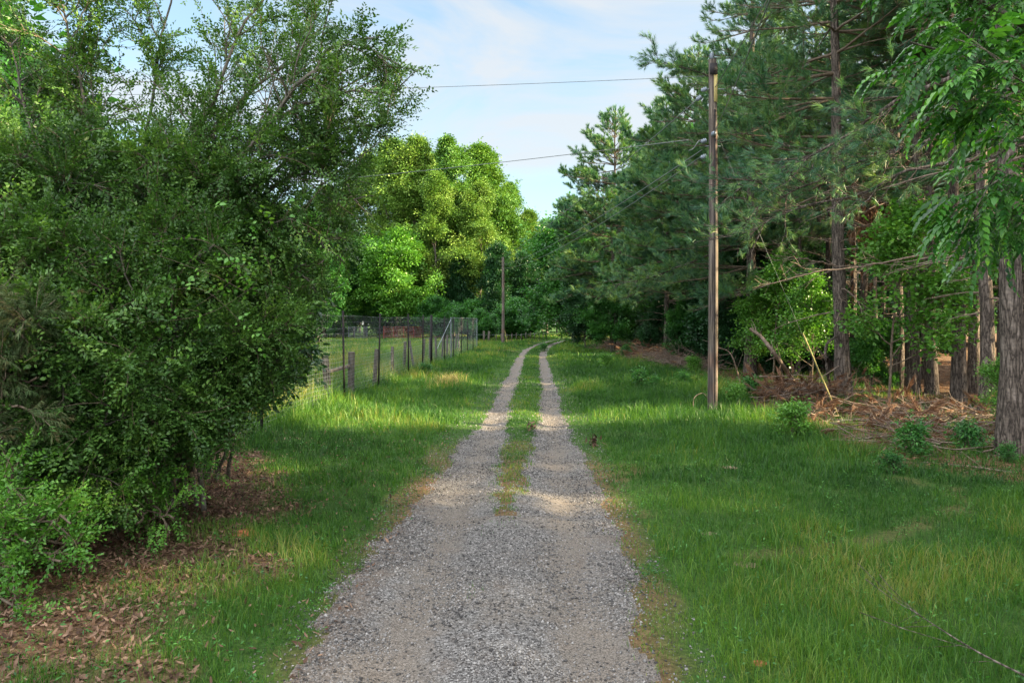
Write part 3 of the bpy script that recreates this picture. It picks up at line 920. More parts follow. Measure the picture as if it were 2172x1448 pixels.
def shrub_from_stems(seed, curves, base, r0, n2, L2r, n3, L3r, per, sprig, leafs, bark, name, label, cat, t0=.2, grav=-.35, up=.2, sprig_scale=(.8, 1.25), n4=0, leafmat='holly_leaf', clip=None):
    """woody plant: control-point stems, arching side branches, twigs and leafy sprigs; coordinates relative to base"""
    r = rng_(seed)
    b0 = np.stack([catmull(c, 16) for c in curves]) - base
    b0[:, 1:-1] += r.normal(0, .02, b0[:, 1:-1].shape)
    wood = [(*tubes(b0, taper(len(b0), 17, r0, .010, .7), 7), 0, .5)]
    idx = np.repeat(np.arange(len(b0)), n2)
    t = t0 + (1 - t0) * r.random(len(idx))
    P, T = sample(b0, idx, t)
    L2 = r.uniform(*L2r, len(idx)) * (1.15 - .6 * t)
    D = spread_dirs(T, r.uniform(.45, 1.15, len(idx)), r); D[:, 2] += up
    b1 = paths(P, D, L2, 7, r, .25, (0, 0, .25), (0, 0, grav * 2))
    if clip is not None: b1 = b1[clip(b1[:, -1] + base - [.12, 0, 0])]
    wood.append((*tubes(b1, taper(len(b1), 8, .012, .004), 4), 0, .5))
    idx = np.repeat(np.arange(len(b1)), n3)
    t = .15 + .85 * r.random(len(idx))
    P, T = sample(b1, idx, t)
    L3 = r.uniform(*L3r, len(idx))
    b2 = paths(P, spread_dirs(T, r.uniform(.4, 1.1, len(idx)), r), L3, 4, r, .25, (0, 0, .05), (0, 0, -.25))
    if clip is not None:
        k = clip(b2[:, -1] + base); b2, idx = b2[k], idx[k]
    wood.append((*tubes(b2, taper(len(b2), 5, .005, .0025), 3), 1, .5))
    cl = r.random(len(b1))[idx]
    i3 = np.repeat(np.arange(len(b2)), per)
    P, T = sample(b2, i3, r.random(len(i3)))
    D = spread_dirs(T, r.uniform(.1, .7, len(i3)), r)
    tint = np.clip(cl[i3] * .5 + .5 * r.random(len(i3)) ** 1.3, 0, 1)
    if clip is not None:
        k = clip(P + base); P, D, tint = P[k], D[k], tint[k]
    ch = []
    for i, tp in enumerate(sprig):
        q = np.arange(len(P)) % len(sprig) == i
        ch.append(scatter(tp, P[q], frames(D[q], r, .4), r.uniform(*sprig_scale, q.sum()), 0, r, tint[q]))
    root = thing(name, label, cat, tuple(base))
    build('branches' if cat != 'tree' else 'trunk', wood, [M[bark], M['twig']], root, smooth_shade=True)
    build('crown' if cat == 'tree' else 'foliage', ch, [M[leafmat]], root)
    print(name, 'sprigs', len(P))
    return root

holly_sprigs = [tpl_sprig(300 + i, 15, .26, .046, .023) for i in range(4)]
def holly_edge(p):
    lim = np.interp(p[:, 2], [0, 1.4, 2.7, 3.2, 3.7, 4.4, 4.8, 5.3, 5.9, 6.5], [-4, -2.7, -2.4, -2.1, -1.8, -1.8, -1.4, -1.15, -1.6, -2.6])
    gap = fbm(p[:, 0] * 2.2 + p[:, 1], p[:, 2] * 2.2, 19, 3) < np.interp(p[:, 2], [3.4, 4.4], [0, .27])
    return (p[:, 0] + (fbm(p[:, 2] * 3, p[:, 1] * 3, 8) - .5) * .5 < lim) & ~gap
base = np.array([-5.1, 10.0, 0.0])
H1 = [[base, W(280, 760, 9.9), W(270, 480, 9.6), W(320, 230, 9.3), W(375, -80, 9.0)],
      [base + [.15, -.1, 0], W(330, 650, 9.6), W(420, 450, 9.2), W(540, 290, 8.8), W(690, 205, 8.5), W(850, 190, 8.2)],
      [base + [.05, .1, 0], W(300, 560, 9.5), W(370, 400, 9.0), W(440, 230, 8.7), W(520, 60, 8.5), W(620, -80, 8.3)],
      [base + [.2, .1, 0], W(400, 560, 9.8), W(520, 440, 9.3), W(640, 370, 9.0), W(720, 380, 8.8), W(760, 430, 8.7)],
      [base + [.1, .2, 0], W(420, 600, 9.7), W(540, 520, 9.3), W(650, 500, 9.1), W(700, 530, 9.0)],
      [base + [-.2, 0, 0], W(150, 620, 9.2), W(80, 350, 8.9), W(20, 90, 8.6)],
      [base + [-.1, -.1, 0], W(210, 520, 9.1), W(190, 260, 8.8), W(130, 0, 8.5)],
      [base + [.1, -.2, 0], W(390, 480, 8.9), W(520, 330, 8.5), W(650, 160, 8.3), W(740, 90, 8.2), W(850, 140, 8.1)],
      [base + [0, .3, 0], W(330, 500, 10.2), W(480, 250, 10.0), W(620, 120, 9.8), W(690, -20, 9.7)],
      [base + [.3, 0, 0], W(420, 520, 9.6), W(560, 380, 9.4), W(700, 290, 9.2), W(820, 260, 9.0)]]
shrub_from_stems(41, H1, base, .055, 25, (.45, 1.25), 7, (.25, .6), 5, holly_sprigs, None, 'holly_bark', 'holly_tree',
                 'large small-leaved holly tree arching over the lawn with open upper boughs', 'tree', t0=.3, clip=holly_edge)

def bush_edge(p):
    lim = np.interp(p[:, 2], [0, .5, .9, 1.4, 1.9, 2.5, 3.2, 4.5], [-4.9, -4.4, -3.65, -3.1, -2.55, -2.4, -2.25, -2.0])
    return p[:, 0] + (fbm(p[:, 2] * 3, p[:, 1] * 3, 8) - .5) * .6 < lim * (p[:, 1] / 8.9)
def bush_curves(base, tips, r, mid=.55, lift=.6):
    out = []
    for tx in tips:
        tx = np.asarray(tx, float)
        b = base + [r.normal(0, .2), r.normal(0, .2), 0]; b[2] = 0
        m = b * (1 - mid) + tx * mid; m[2] = max(tx[2] * .9, m[2] + lift * .4)
        out.append([b, b * .7 + m * .3 + [0, 0, lift * .3], m, tx])
    return out
rr = rng_(77)
base = np.array([-4.35, 9.1, 0.0])
tips = [W(x, y, Y) for x, y, Y in [(120, 400, 8.3), (230, 330, 8.4), (340, 360, 8.3), (450, 400, 8.4), (560, 470, 8.5), (650, 560, 8.6), (640, 640, 8.4), (560, 700, 8.0), (420, 540, 7.7),
                                   (300, 500, 7.7), (480, 760, 7.8), (600, 760, 8.3), (380, 700, 7.5), (420, 860, 7.7), (520, 860, 8.1), (300, 800, 7.4), (200, 640, 7.6), (520, 600, 9.6), (600, 650, 9.6), (330, 930, 7.6)]]
shrub_from_stems(42, bush_curves(base, tips, rr), base, .035, 19, (.35, 1.0), 8, (.2, .5), 5, holly_sprigs, None, 'holly_bark', 'holly_bush',
                 'dense dark holly bush bulging over the leaf litter beside the wire fence', 'bush', t0=.25, clip=bush_edge)
base = np.array([-5.7, 8.4, 0.0])
tips = [W(x, y, Y) for x, y, Y in [(-40, 380, 7.6), (60, 330, 7.7), (150, 380, 7.6), (0, 560, 7.2), (100, 520, 7.2), (200, 560, 7.2), (300, 620, 7.2), (60, 700, 6.8), (180, 740, 6.9), (280, 760, 7.0), (-60, 660, 6.8),
                                   (30, 830, 6.8), (130, 880, 6.8), (230, 900, 7.0), (310, 880, 7.1), (-40, 900, 6.8), (180, 1000, 7.0), (60, 1010, 6.7)]]
shrub_from_stems(43, bush_curves(base, tips, rr), base, .035, 19, (.35, 1.0), 8, (.2, .45), 5, holly_sprigs, None, 'holly_bark', 'holly_bush',
                 'dense dark holly bush filling the photo edge left of the arching holly tree', 'bush', t0=.25)
fresh_sprigs = [tpl_sprig(320 + i, 13, .2, .036, .02) for i in range(3)]
base = np.array([-5.15, 6.55, 0.0])
tips = [W(x, y, Y) for x, y, Y in [(20, 1040, 6.0), (80, 1070, 6.0), (150, 1110, 6.0), (60, 1150, 5.8), (130, 1190, 5.85), (10, 1120, 5.8), (30, 1200, 5.7), (170, 1150, 6.1), (40, 1300, 5.5)]]
shrub_from_stems(44, bush_curves(base, tips, rr, lift=.3), base, .012, 9, (.2, .45), 4, (.12, .25), 3, fresh_sprigs, None, 'twig', 'low_shrub',
                 'low bright green shrub at the foot of the thicket in the lower left', 'bush', t0=.3, leafmat='fresh_leaf')
base = np.array([-4.35, 8.4, 0.0])
tips = [W(x, y, Y) for x, y, Y in [(330, 1030, 7.2), (370, 1100, 6.9), (290, 1110, 6.8), (420, 1010, 7.4), (250, 1070, 6.9), (460, 960, 7.8), (350, 960, 7.4)]]
shrub_from_stems(45, bush_curves(base, tips, rr, lift=.3), base, .010, 8, (.2, .45), 3, (.12, .25), 3, fresh_sprigs, None, 'twig', 'low_shrub',
                 'trailing green shoots reaching out of the dark bush over the brown leaves', 'bush', t0=.3, leafmat='fresh_leaf')
# oak bough in front of the first tall fence post
oak_sprigs = [tpl_clump(340 + i, 12, .26, .12, .055, .8, leaf_shape) for i in range(3)]
base = np.array([-4.6, 10.6, 0.0])
tips = [W(x, y, Y) for x, y, Y in [(560, 600, 9.6), (620, 590, 9.6), (660, 640, 9.6), (690, 700, 9.6), (680, 770, 9.6), (640, 800, 9.5), (590, 780, 9.4), (560, 820, 9.3), (620, 700, 9.3), (570, 680, 9.3), (530, 740, 9.3)]]
shrub_from_stems(46, bush_curves(base, tips, rr, mid=.6, lift=1.4), base, .03, 10, (.25, .6), 4, (.12, .3), 2, oak_sprigs, None, 'grey_bark', 'young_oak',
                 'young oak with larger lobed leaves drooping in front of the fence', 'tree', t0=.55, leafmat='oak_leaf', clip=lambda p: bush_edge(p + [.05, 0, 0]))
# juniper on the far left
ced = [tpl_tuft(350 + i, 46, .045, .007, .16, .5, 1.0) for i in range(2)]
base = np.array([-5.6, 7.2, 0.0])
tips = [W(x, y, Y) for x, y, Y in [(20, 660, 6.4), (70, 690, 6.4), (10, 760, 6.3), (80, 800, 6.4), (40, 860, 6.3), (90, 900, 6.5), (5, 930, 6.2)]]
shrub_from_stems(47, bush_curves(base, tips, rr, lift=.8), base, .03, 10, (.25, .6), 6, (.1, .3), 4, ced, None, 'twig', 'juniper',
                 'feathery olive green juniper at the left edge among the hollies', 'tree', t0=.35, leafmat='juniper_leaf')
# greenbrier vine over the thicket
vs = [tpl_sprig(360 + i, 6, .35, .062, .042, leaf_shape, .6) for i in range(3)]
rv = rng_(88)
vx = np.concatenate([rv.uniform(120, 560, 34), rv.uniform(-10, 60, 14), rv.uniform(440, 640, 12)]); vy = np.concatenate([rv.uniform(470, 760, 34), rv.uniform(400, 900, 14), rv.uniform(420, 620, 12)])
P = np.array([W(a_, b_, 7.3 - .4 * (1 - a_ / 600) + rv.normal(0, .12)) for a_, b_ in zip(vx, vy)])
base = np.array([-4.2, 7.6, 0.0])
vch = [scatter(vs[i], P[i::3] - base, frames(rv.normal(0, 1, (len(P[i::3]), 3)) + [0, -.3, -.3], rv, .3), rv.uniform(.7, 1.1, len(P[i::3])), 0, rv) for i in range(3)]
order = np.argsort(P[:, 0])
stem = np.stack([catmull(np.vstack([[0, 0, 0], (P[order[k::6]] - base)[::2] + [0, .1, -.05]])[:9], 60) for k in range(6)])
root = thing('vine', 'heart-leaved green vine climbing over the front of the dark holly bush', 'vine', tuple(base))
build('stem', [(*tubes(stem, np.full(stem.shape[:2], .0018), 4), 0, .5)], [M['twig']], root)
build('leaves', vch, [M['fresh_leaf']], root)

# ------------------------------------------------------------------ fences
M['wire'] = plain_mat('wire', (.10, .115, .125), (.22, .24, .26), 20, .6, .2, 0)
M['rust_steel'] = plain_mat('rust_steel', (.010, .009, .010), (.028, .024, .026), 30, .7, .2)
M['pipe'] = plain_mat('pipe', (.12, .15, .16), (.22, .25, .26), 15, .5, .5, .05)
M['old_wood'] = plain_mat('old_wood', (.04, .034, .03), (.13, .112, .095), 14, .9, 0, .5, (1, 1, .2))
M['red_paint'] = plain_mat('red_paint', (.16, .025, .02), (.30, .05, .035), 10, .6)
M['grey_paint'] = plain_mat('grey_paint', (.08, .09, .10), (.15, .16, .175), 10, .5)

def fx(Y):      # line of the tall fence
    return -5.9 + .048 * Y
def seg(a, b, r0, sides=3):
    p = np.stack([np.stack([np.asarray(a, float), np.asarray(b, float)])])
    return (*tubes(p, np.full((1, 2), r0), sides), 0, .5)
def segs(A, B, r0, sides=3):
    p = np.stack([A, B], 1)
    return (*tubes(p, np.full((len(A), 2), r0), sides), 0, .5)
def box(x0, x1, y0, y1, z0, z1):
    V = np.array([[x, y, z] for x in (x0, x1) for y in (y0, y1) for z in (z0, z1)], float)
    Fq = np.array([[0, 1, 3, 2], [4, 6, 7, 5], [0, 4, 5, 1], [2, 3, 7, 6], [0, 2, 6, 4], [1, 5, 7, 3]])
    return (V, Fq, 0, .5)

FH = 2.5
rf = rng_(3)
fence = thing('wire_fence', 'tall woven wire deer fence on dark steel posts along the grass verge', 'fence', (fx(8), 8, 0))
b = np.array([fx(8), 8, 0])
ys = np.arange(8, 60.1, .15)
A = np.stack([fx(ys), ys, height(fx(ys), ys)], 1); B = A + [0, 0, FH]
ch = [segs(A - b, B - b, .0019)]
pl = np.arange(8, 60.2, 2.0)
zs = np.concatenate([np.arange(.06, 1.2, .11), np.arange(1.28, FH, .17), [FH - .02]])
for z in zs:
    sag = rf.normal(0, .012, len(pl))
    p = np.stack([fx(pl), pl, height(fx(pl), pl) + z + sag], 1) - b
    ch.append((*tubes(p[None], np.full((1, len(pl)), .0024), 3), 0, .5))
build('wire_mesh', ch, [M['wire']], fence)
py = [11.4, 14.6, 20.6, 24.8, 30.2, 33.6, 36.2, 41, 45, 49, 53, 57]
for k, y0 in enumerate(py):
    x0 = fx(y0) + .03
    h0 = float(height(x0, y0))
    w = .030 if y0 != 36.2 else .06
    tl = rf.normal(0, .012)
    c = [box(-w, w, -.006, .006, -.3, FH + .12), box(-.006, .006, -.03, .006, -.3, FH + .1)]
    c += [box(-.014, .014, .006, .014, z, z + .018) for z in np.arange(.1, FH, .055)]
    o = build('post', c, [M['rust_steel']], fence)
    o.location = (x0 - b[0], y0 - b[1], h0); o.rotation_euler = (0, tl, .1)
# pipe posts, top rail and brace of the far corner
for (x0, y0) in ((fx(43.6), 43.6), (fx(60), 60)):
    o = build('corner_post', [seg((0, 0, -.3), (0, 0, FH + .12), .034, 10)], [M['pipe']], fence, smooth_shade=True)
    o.location = (x0 - b[0] + .05, y0 - b[1], 0)
build('top_rail', [seg(np.array([fx(43.6) + .05, 43.6, FH + .08]) - b, np.array([fx(60) + .05, 60, FH + .08]) - b, .018, 8)], [M['pipe']], fence)
build('brace', [seg(np.array([fx(43.6) + .05, 43.6, FH]) - b, np.array([fx(38.4) + .02, 38.2, .9]) - b, .018, 8)], [M['pipe']], fence)

inner = thing('post_fence', 'old weathered wooden fence posts with netting standing just behind the tall wire fence', 'fence', (fx(20) - .35, 20, 0))
b = np.array([fx(20) - .35, 20, 0])
spots = [(697, 20.5, 1.33, .10), (744, 22.0, 1.36, .105), (794, 25.2, 1.35, .075), (832, 28.6, 1.3, .065), (857, 31.5, 1.4, .07), (878, 34, 1.42, .06), (897, 36.5, 1.38, .06),
         (912, 39, 1.42, .06), (926, 41.5, 1.4, .06), (938, 44, 1.4, .06), (948, 47, 1.4, .06), (957, 50, 1.4, .06), (966, 53, 1.4, .06), (974, 56, 1.4, .06)]
pts_i = []
for k, (pxx, y0, h0, w) in enumerate(spots):
    x0 = (pxx - CX) / F * y0
    pts_i.append((x0, y0))
    c = [seg((0, 0, -.2), (0, 0, h0), w, 9), seg((0, 0, h0), (0, 0, h0 + .001), w, 9)]
    V, Fq, _, _ = c[0]
    top = np.vstack([V, [[0, 0, h0 + .01]]]); m9 = len(V)
    cap = np.array([[m9 - 9 + i, m9 - 9 + (i + 1) % 9, m9] for i in range(9)])
    o = build('wooden_post', [(V, Fq, 0, .5), (top, cap, 0, .5)], [M['old_wood']], inner)
    o.location = (x0 - b[0], y0 - b[1], float(height(x0, y0))); o.rotation_euler = (rf.normal(0, .04), rf.normal(0, .05), 0)
pa, pb = pts_i[0], pts_i[1]
A_ = np.array([pa[0], pa[1], .93]) - b; B_ = np.array([pb[0], pb[1], 1.0]) - b
d_ = (B_ - A_)
rail = np.stack([A_ + d_ * t for t in (-.1, .5, 1.05)])[None]
build('rail', [(*tubes(rail, np.full((1, 3), .055), 6), 0, .5)], [M['old_wood']], inner)
pp = np.array([[x, y, 0] for x, y in pts_i]) - b
ch = []
for z in (.15, .35, .55, .75, .95, 1.15):
    ch.append((*tubes((pp + [0, 0, z])[None], np.full((1, len(pp)), .002), 3), 0, .5))
tt = np.linspace(0, 1, 260)
q = np.stack([np.interp(tt * pp[-1, 1] + (1 - tt) * pp[0, 1], pp[:, 1], pp[:, 0]), tt * pp[-1, 1] + (1 - tt) * pp[0, 1], 0 * tt], 1)
ch.append(segs(q, q + [0, 0, 1.18], .0016))
build('netting', ch, [M['wire']], inner)

# far pasture fence, red and grey gates
far = thing('post_fence', 'low pale post and wire fence along the far end of the pasture', 'fence', (-30, 94, 0))
for x in np.arange(-45, -8.9, 4.0):
    o = build('wooden_post', [box(-.09, .09, -.09, .09, 0, 1.55)], [M['old_wood']], far)
    o.location = (x + 30, rf.normal(0, .1), 0)
build('wire', [seg((-15, 0, z), (21, 0, z), .012, 4) for z in (.4, .75, 1.1, 1.4)], [M['wire']], far)
def gate(label, x0, x1, y, mat, bars, posts):
    g = thing('farm_gate', label, 'gate', ((x0 + x1) / 2, y, 0))
    w = (x1 - x0) / 2
    for sx in (-w, w):
        o = build('end_post', [seg((0, 0, 0), (0, 0, 1.7), .05, 6)], [M[mat]], g); o.location = (sx, 0, 0)
    for z in np.linspace(.25, 1.55, bars):
        o = build('bar', [seg((-w, 0, 0), (w, 0, 0), .035, 6)], [M[mat]], g); o.location = (0, 0, z)
    for k in range(posts):
        o = build('upright', [seg((0, 0, .2), (0, 0, 1.6), .035, 6)], [M[mat]], g); o.location = (-w + (k + 1) * 2 * w / (posts + 1), 0, 0)
    return g
gate('long red steel pen gate at the far end of the pasture', -16.8, -11.6, 92.6, 'red_paint', 6, 3)
gate('dull grey panel gate beside the red gate in the far pasture', -21.4, -19.0, 92.6, 'grey_paint', 6, 2)
gate('second red pen panel with bars behind the long red gate', -13.6, -9.8, 95.5, 'red_paint', 5, 2)

side = thing('post_fence', 'short fence of pale stakes crossing behind the distant leaning pole', 'fence', (-3, 76, 0))
for k, x in enumerate(np.concatenate([[-3.0, -2.5], np.arange(-1.7, 4.4, .55)])):
    o = build('wooden_post', [box(-.045, .045, -.045, .045, 0, 1.05 + rf.uniform(-.1, .12)) if k > 1 else box(-.11, .11, -.11, .11, 0, 1.3)], [M['old_wood']], side)
    o.location = (x + 3, max(0, x) * 2.8, 0); o.rotation_euler = (0, rf.normal(0, .04), 0)
build('wire', [seg((-.9, 0, .9), (3, 0, .85), .012, 4), seg((3, 0, .85), (7.4, 12, .85), .012, 4)], [M['wire']], side)

# ------------------------------------------------------------------ utility poles and lines
def pole_mat():
    m, N, L = new_mat('pole_wood')
    o = N("ShaderNodeOutputMaterial"); tc = N("ShaderNodeTexCoord")
    mp = N("ShaderNodeMapping"); mp.inputs['Scale'].default_value = (26, 26, .9)
    nz = N("ShaderNodeTexNoise"); nz.inputs['Scale'].default_value = 1; nz.inputs['Detail'].default_value = 8; nz.inputs['Roughness'].default_value = .65
    L(tc.outputs['Object'], mp.inputs[0]); L(mp.outputs[0], nz.inputs['Vector'])
    n2 = N("ShaderNodeTexNoise"); n2.inputs['Scale'].default_value = 1.1; n2.inputs['Detail'].default_value = 4
    L(tc.outputs['Object'], n2.inputs['Vector'])
    r1 = N("ShaderNodeValToRGB"); ramp(r1, [(.028, .023, .022), (.10, .082, .074), (.22, .185, .155)], [.36, .5, .66])
    r2 = N("ShaderNodeValToRGB"); ramp(r2, [(1.25, .9, .75), (.85, .85, .87), (1.1, 1.05, .8)], [.3, .5, .7])
    mm = N("ShaderNodeMix"); mm.data_type = 'RGBA'; mm.blend_type = 'MULTIPLY'; mm.inputs['Factor'].default_value = .9
    L(nz.outputs['Fac'], r1.inputs[0]); L(n2.outputs['Fac'], r2.inputs[0]); L(r1.outputs[0], mm.inputs['A']); L(r2.outputs[0], mm.inputs['B'])
    p = N("ShaderNodeBsdfPrincipled"); p.inputs['Roughness'].default_value = .85; p.inputs['Specular IOR Level'].default_value = .2
    L(mm.outputs['Result'], p.inputs['Base Color'])
    bp = N("ShaderNodeBump"); bp.inputs['Strength'].default_value = .7; bp.inputs['Distance'].default_value = .02
    L(nz.outputs['Fac'], bp.inputs['Height']); L(bp.outputs[0], p.inputs['Normal']); L(p.outputs[0], o.inputs[0])
    return m
M['pole'] = pole_mat()
M['porcelain'] = plain_mat('porcelain', (.10, .12, .15), (.20, .23, .27), 20, .35, 0, 0)
M['pale_wood'] = plain_mat('pale_wood', (.30, .24, .09), (.45, .37, .16), 8, .8, 0, .3, (3, 3, .4))
M['cable'] = plain_mat('cable', (.09, .10, .10), (.17, .18, .18), 10, .5, .3, 0)
M['yellow'] = plain_mat('yellow', (.24, .20, .06), (.36, .31, .10), 12, .5, 0, .05)

def make_pole(name, label, X, Y, top, rb, rt, near):
    z0 = float(height(X, Y))
    root = thing(name, label, 'utility pole', (X, Y, z0))
    p = np.zeros((1, 20, 3)); p[0, :, 2] = np.linspace(-.3, top, 20)
    p[0, :, 0] = .025 * np.sin(np.linspace(0, 3, 20))
    V, Fq = tubes(p, taper(1, 20, rb, rt), 18)
    n = len(V); V2 = np.vstack([V, [[p[0, -1, 0], 0, top + .03]]])
    cap = np.array([[n - 18 + i, n - 18 + (i + 1) % 18, n] for i in range(18)])
    build('shaft', [(V, Fq, 0, .5), (V2, cap, 0, .5)], [M['pole']], root, smooth_shade=True)
    return root
PX, PY, PT = 5.1, 18.0, 8.95
up = make_pole('utility_pole', 'tall weathered brown wooden power pole standing in the grass near the woods', PX, PY, PT, .128, .100, True)
def lathe(prof, sides=12):
    th = np.arange(sides) / sides * 2 * pi
    V = np.concatenate([np.stack([r_ * np.cos(th), r_ * np.sin(th), np.full(sides, z_)], 1) for z_, r_ in prof])
    i = np.arange(sides); j = (i + 1) % sides
    Fq = np.concatenate([np.stack([k * sides + i, k * sides + j, (k + 1) * sides + j, (k + 1) * sides + i], 1) for k in range(len(prof) - 1)])
    return (V, Fq, 0, .5)
ins = [(0, .02), (.02, .06), (.04, .035), (.07, .07), (.09, .035), (.12, .06), (.15, .03), (.17, .001)]
def put(name, chunks, mat, loc, rot=(0, 0, 0), sm=True):
    o = build(name, chunks, [M[mat]], up, smooth_shade=sm); o.location = loc; o.rotation_euler = rot
    return o
put('pale_wood_strip', [box(.0, .085, -.02, .0, -0.75, 0)], 'pale_wood', (.005, -.115, PT - .35), sm=False)
put('cable_riser', [seg((0, 0, -7.4), (0, 0, 0), .022, 8)], 'rust_steel', (.02, -.155, PT - 1.3))
put('dark_hole_plate', [box(-.09, .09, -.05, .0, -.14, .14)], 'rust_steel', (-.01, -.13, PT - .28), sm=False)  # added flat dark plate, standing in for a dark hole near the top
put('insulator', [lathe(ins)], 'porcelain', (-.02, -.02, PT + .02))
put('insulator', [lathe(ins)], 'porcelain', (-.15, -.05, PT - .75), (0, -1.9, 0))
put('insulator', [lathe(ins)], 'porcelain', (-.30, -.07, PT - .95), (0, -2.2, 0))
put('insulator', [lathe(ins)], 'porcelain', (-.16, -.05, PT - 2.05), (0, -1.9, 0))
put('insulator', [lathe(ins)], 'porcelain', (-.03, -.16, PT - 1.95), (1.5, 0, 0))
put('insulator', [lathe(ins)], 'porcelain', (-.16, -.05, PT - 2.45), (0, -1.9, 0))
put('bolt', [seg((-.3, 0, 0), (.3, 0, 0), .012, 6)], 'wire', (0, -.02, PT - .75))
put('bolt', [seg((-.2, 0, 0), (.2, 0, 0), .012, 6)], 'wire', (0, -.02, PT - 2.2))
cv = catmull([(-.15, 0, 0), (-.35, -.02, -.02), (-.5, -.04, -.22), (-.62, -.04, -.28)], 12)
put('drip_loop', [(*tubes(cv[None], np.full((1, 13), .012), 5), 0, .5)], 'cable', (0, -.05, PT - 2.05))
cv = catmull([(-.13, 0, 0), (-.28, -.05, .14), (-.5, -.08, .02), (-.52, -.06, -.3)], 12)
put('conduit_stub', [(*tubes(cv[None], np.full((1, 13), .009), 6), 0, .5)], 'dead_wood', (0, -.06, .35))

FPX, FPY = -.92, 72.0
fp = make_pole('utility_pole', 'slim grey wooden pole far down the track by the stake fence', FPX, FPY, 8.8, .17, .13, False)
b2_ = np.zeros((1, 2, 3)); b2_[0] = [[.45, -.1, 0], [.12, 0, 1.6]]
build('brace', [(*tubes(b2_, np.full((1, 2), .03), 6), 0, .5)], [M['yellow']], fp)

def wire(label, a, b, sag, r0=.010, n=40):
    a, b = np.asarray(a, float), np.asarray(b, float)
    t = np.linspace(0, 1, n)[:, None]
    p = a * (1 - t) + b * t; p[:, 2] -= 4 * sag * (t * (1 - t))[:, 0]
    o = build('power_line', [(*tubes((p - a)[None], np.full((1, n), r0), 5), 0, .5)], [M['cable']])
    o.location = a
    tag(o, label, 'power line', 'overhead lines from the near pole')
wire('high thin wire crossing the open sky leftwards from the pole top', (PX - .2, PY, 8.62), (-26, 21.5, 9.3), .25, .007)
wire('slack service cable running left behind the treetops from mid pole height', (PX - .6, PY, 7.0), (-32, 47, 10.9), .5, .010)
wire('upper line running from the near pole down the track to the far pole', (PX - .35, PY, 8.05), (FPX, FPY, 8.75), .25, .012)
wire('lower cable of the pair running to the far pole', (PX - .25, PY, 6.75), (FPX, FPY, 8.1), .5, .014)
wire('paired cable just below it heading to the far pole', (PX - .18, PY, 6.65), (FPX - .1, FPY, 7.7), .7, .012)
wire('wire rising toward the viewer from the pole past the pine boughs', (PX, PY - .1, 7.1), (-1.6, -18, 8.6), .8, .010)
wire('second wire from the pole top passing overhead to the right', (PX + .05, PY, 8.3), (1.2, -18, 9.6), .7, .010)
# guy wire with yellow guard
ga = np.array([8.12, 17.55, .0])
gd = np.array([PX + .1, PY, 7.2]) - ga
guy = thing('guy_wire', 'slanted guy wire with yellow plastic guard anchored at the wood edge', 'guy wire', tuple(ga))
build('cable', [seg((0, 0, -.1), gd, .0035, 5)], [M['cable']], guy)
build('yellow_guard', [seg(gd * .005, gd * .29, .017, 8)], [M['yellow']], guy, smooth_shade=True)

# ------------------------------------------------------------------ tree prototypes
PR = {}
PR['pine_edge'] = pine(501, 21, .23, .30, 3.3, (-.6, 0), 26, 4.6, (pi, .15), 1.1, .17, .013, 16, .85, .95)
PR['pine_big'] = pine(502, 23, .25, .15, 3.4, (.5, 0), 33, 5.0, (pi + .3, .1), 1.15, .18, .014, 8, 1.0, .95)
PR['pine_far'] = pine(503, 17, .20, .22, 4.1, (0, 0), 28, 4.4, (pi, .2), 1.45, .19, .022, 10, .75, .9)
PR['pine_tall'] = pine(504, 22, .20, .50, 3.2, (.3, .2), 20, 4.2, None, 1.3, .18, .018, 22, .75, .7)
PR['pine_tall2'] = pine(505, 20, .19, .55, 3.0, (-.2, .2), 17, 4.2, None, 1.3, .18, .018, 24, .75, .7)
PR['pine_slim'] = pine(506, 16, .11, .5, 2.4, (.2, -.1), 14, 3.6, None, 1.3, .17, .02, 12, .6, .7)

PLUME = ((0, .22, .55, .82, 1), (.65, 1, .82, .5, .08))
PR['gold_a'] = broadleaf(601, 28, .30, .24, 6.2, 27, 9, 6, 3, 'gold_leaf', .30, .19, .70, prof=PLUME, up=.4, wob=.45, lvar=(.5, 1.3), l2f=.78)
PR['gold_b'] = broadleaf(602, 28, .26, .20, 5.2, 27, 8, 6, 3, 'gold_leaf', .29, .18, .68, prof=PLUME, up=.5, wob=.45, lvar=(.5, 1.3), l2f=.78)
PR['lime_a'] = broadleaf(615, 28, .28, .20, 5.8, 27, 8, 6, 3, 'lime_leaf', .30, .19, .68, prof=PLUME, up=.4, wob=.45, lvar=(.5, 1.3), l2f=.78)
PR['lime_b'] = broadleaf(616, 28, .24, .15, 4.6, 27, 8, 6, 3, 'lime_leaf', .28, .17, .62, prof=PLUME, up=.6, wob=.45, lvar=(.5, 1.3), l2f=.78)
PR['mid_big'] = broadleaf(603, 24, .25, .10, 5.8, 30, 8, 6, 3, 'mid_leaf', .30, .19, .85, prof=PLUME, up=.7, wob=.36)
PR['dark_big'] = broadleaf(604, 20, .25, .04, 6.2, 28, 9, 6, 3, 'dark_leaf', .32, .21, .95, prof=((0, .3, .65, 1), (.9, 1, .8, .35)))
PR['mid_round'] = broadleaf(605, 11, .16, .04, 5.0, 26, 8, 6, 3, 'mid_leaf', .26, .17, .75, flat=.3, prof=((0, .3, .65, 1), (.95, 1, .8, .35)))
PR['fresh_round'] = broadleaf(606, 11, .15, .04, 5.0, 26, 8, 6, 3, 'fresh_leaf', .26, .17, .75, flat=.28, prof=((0, .3, .65, 1), (.95, 1, .8, .35)))
PR['sapling'] = broadleaf(607, 5.4, .04, .16, 1.9, 14, 5, 4, 2, 'fresh_leaf', .12, .085, .34, flat=.4, bark='twig', prof=((0, .35, .7, 1), (.9, 1, .6, .15)))
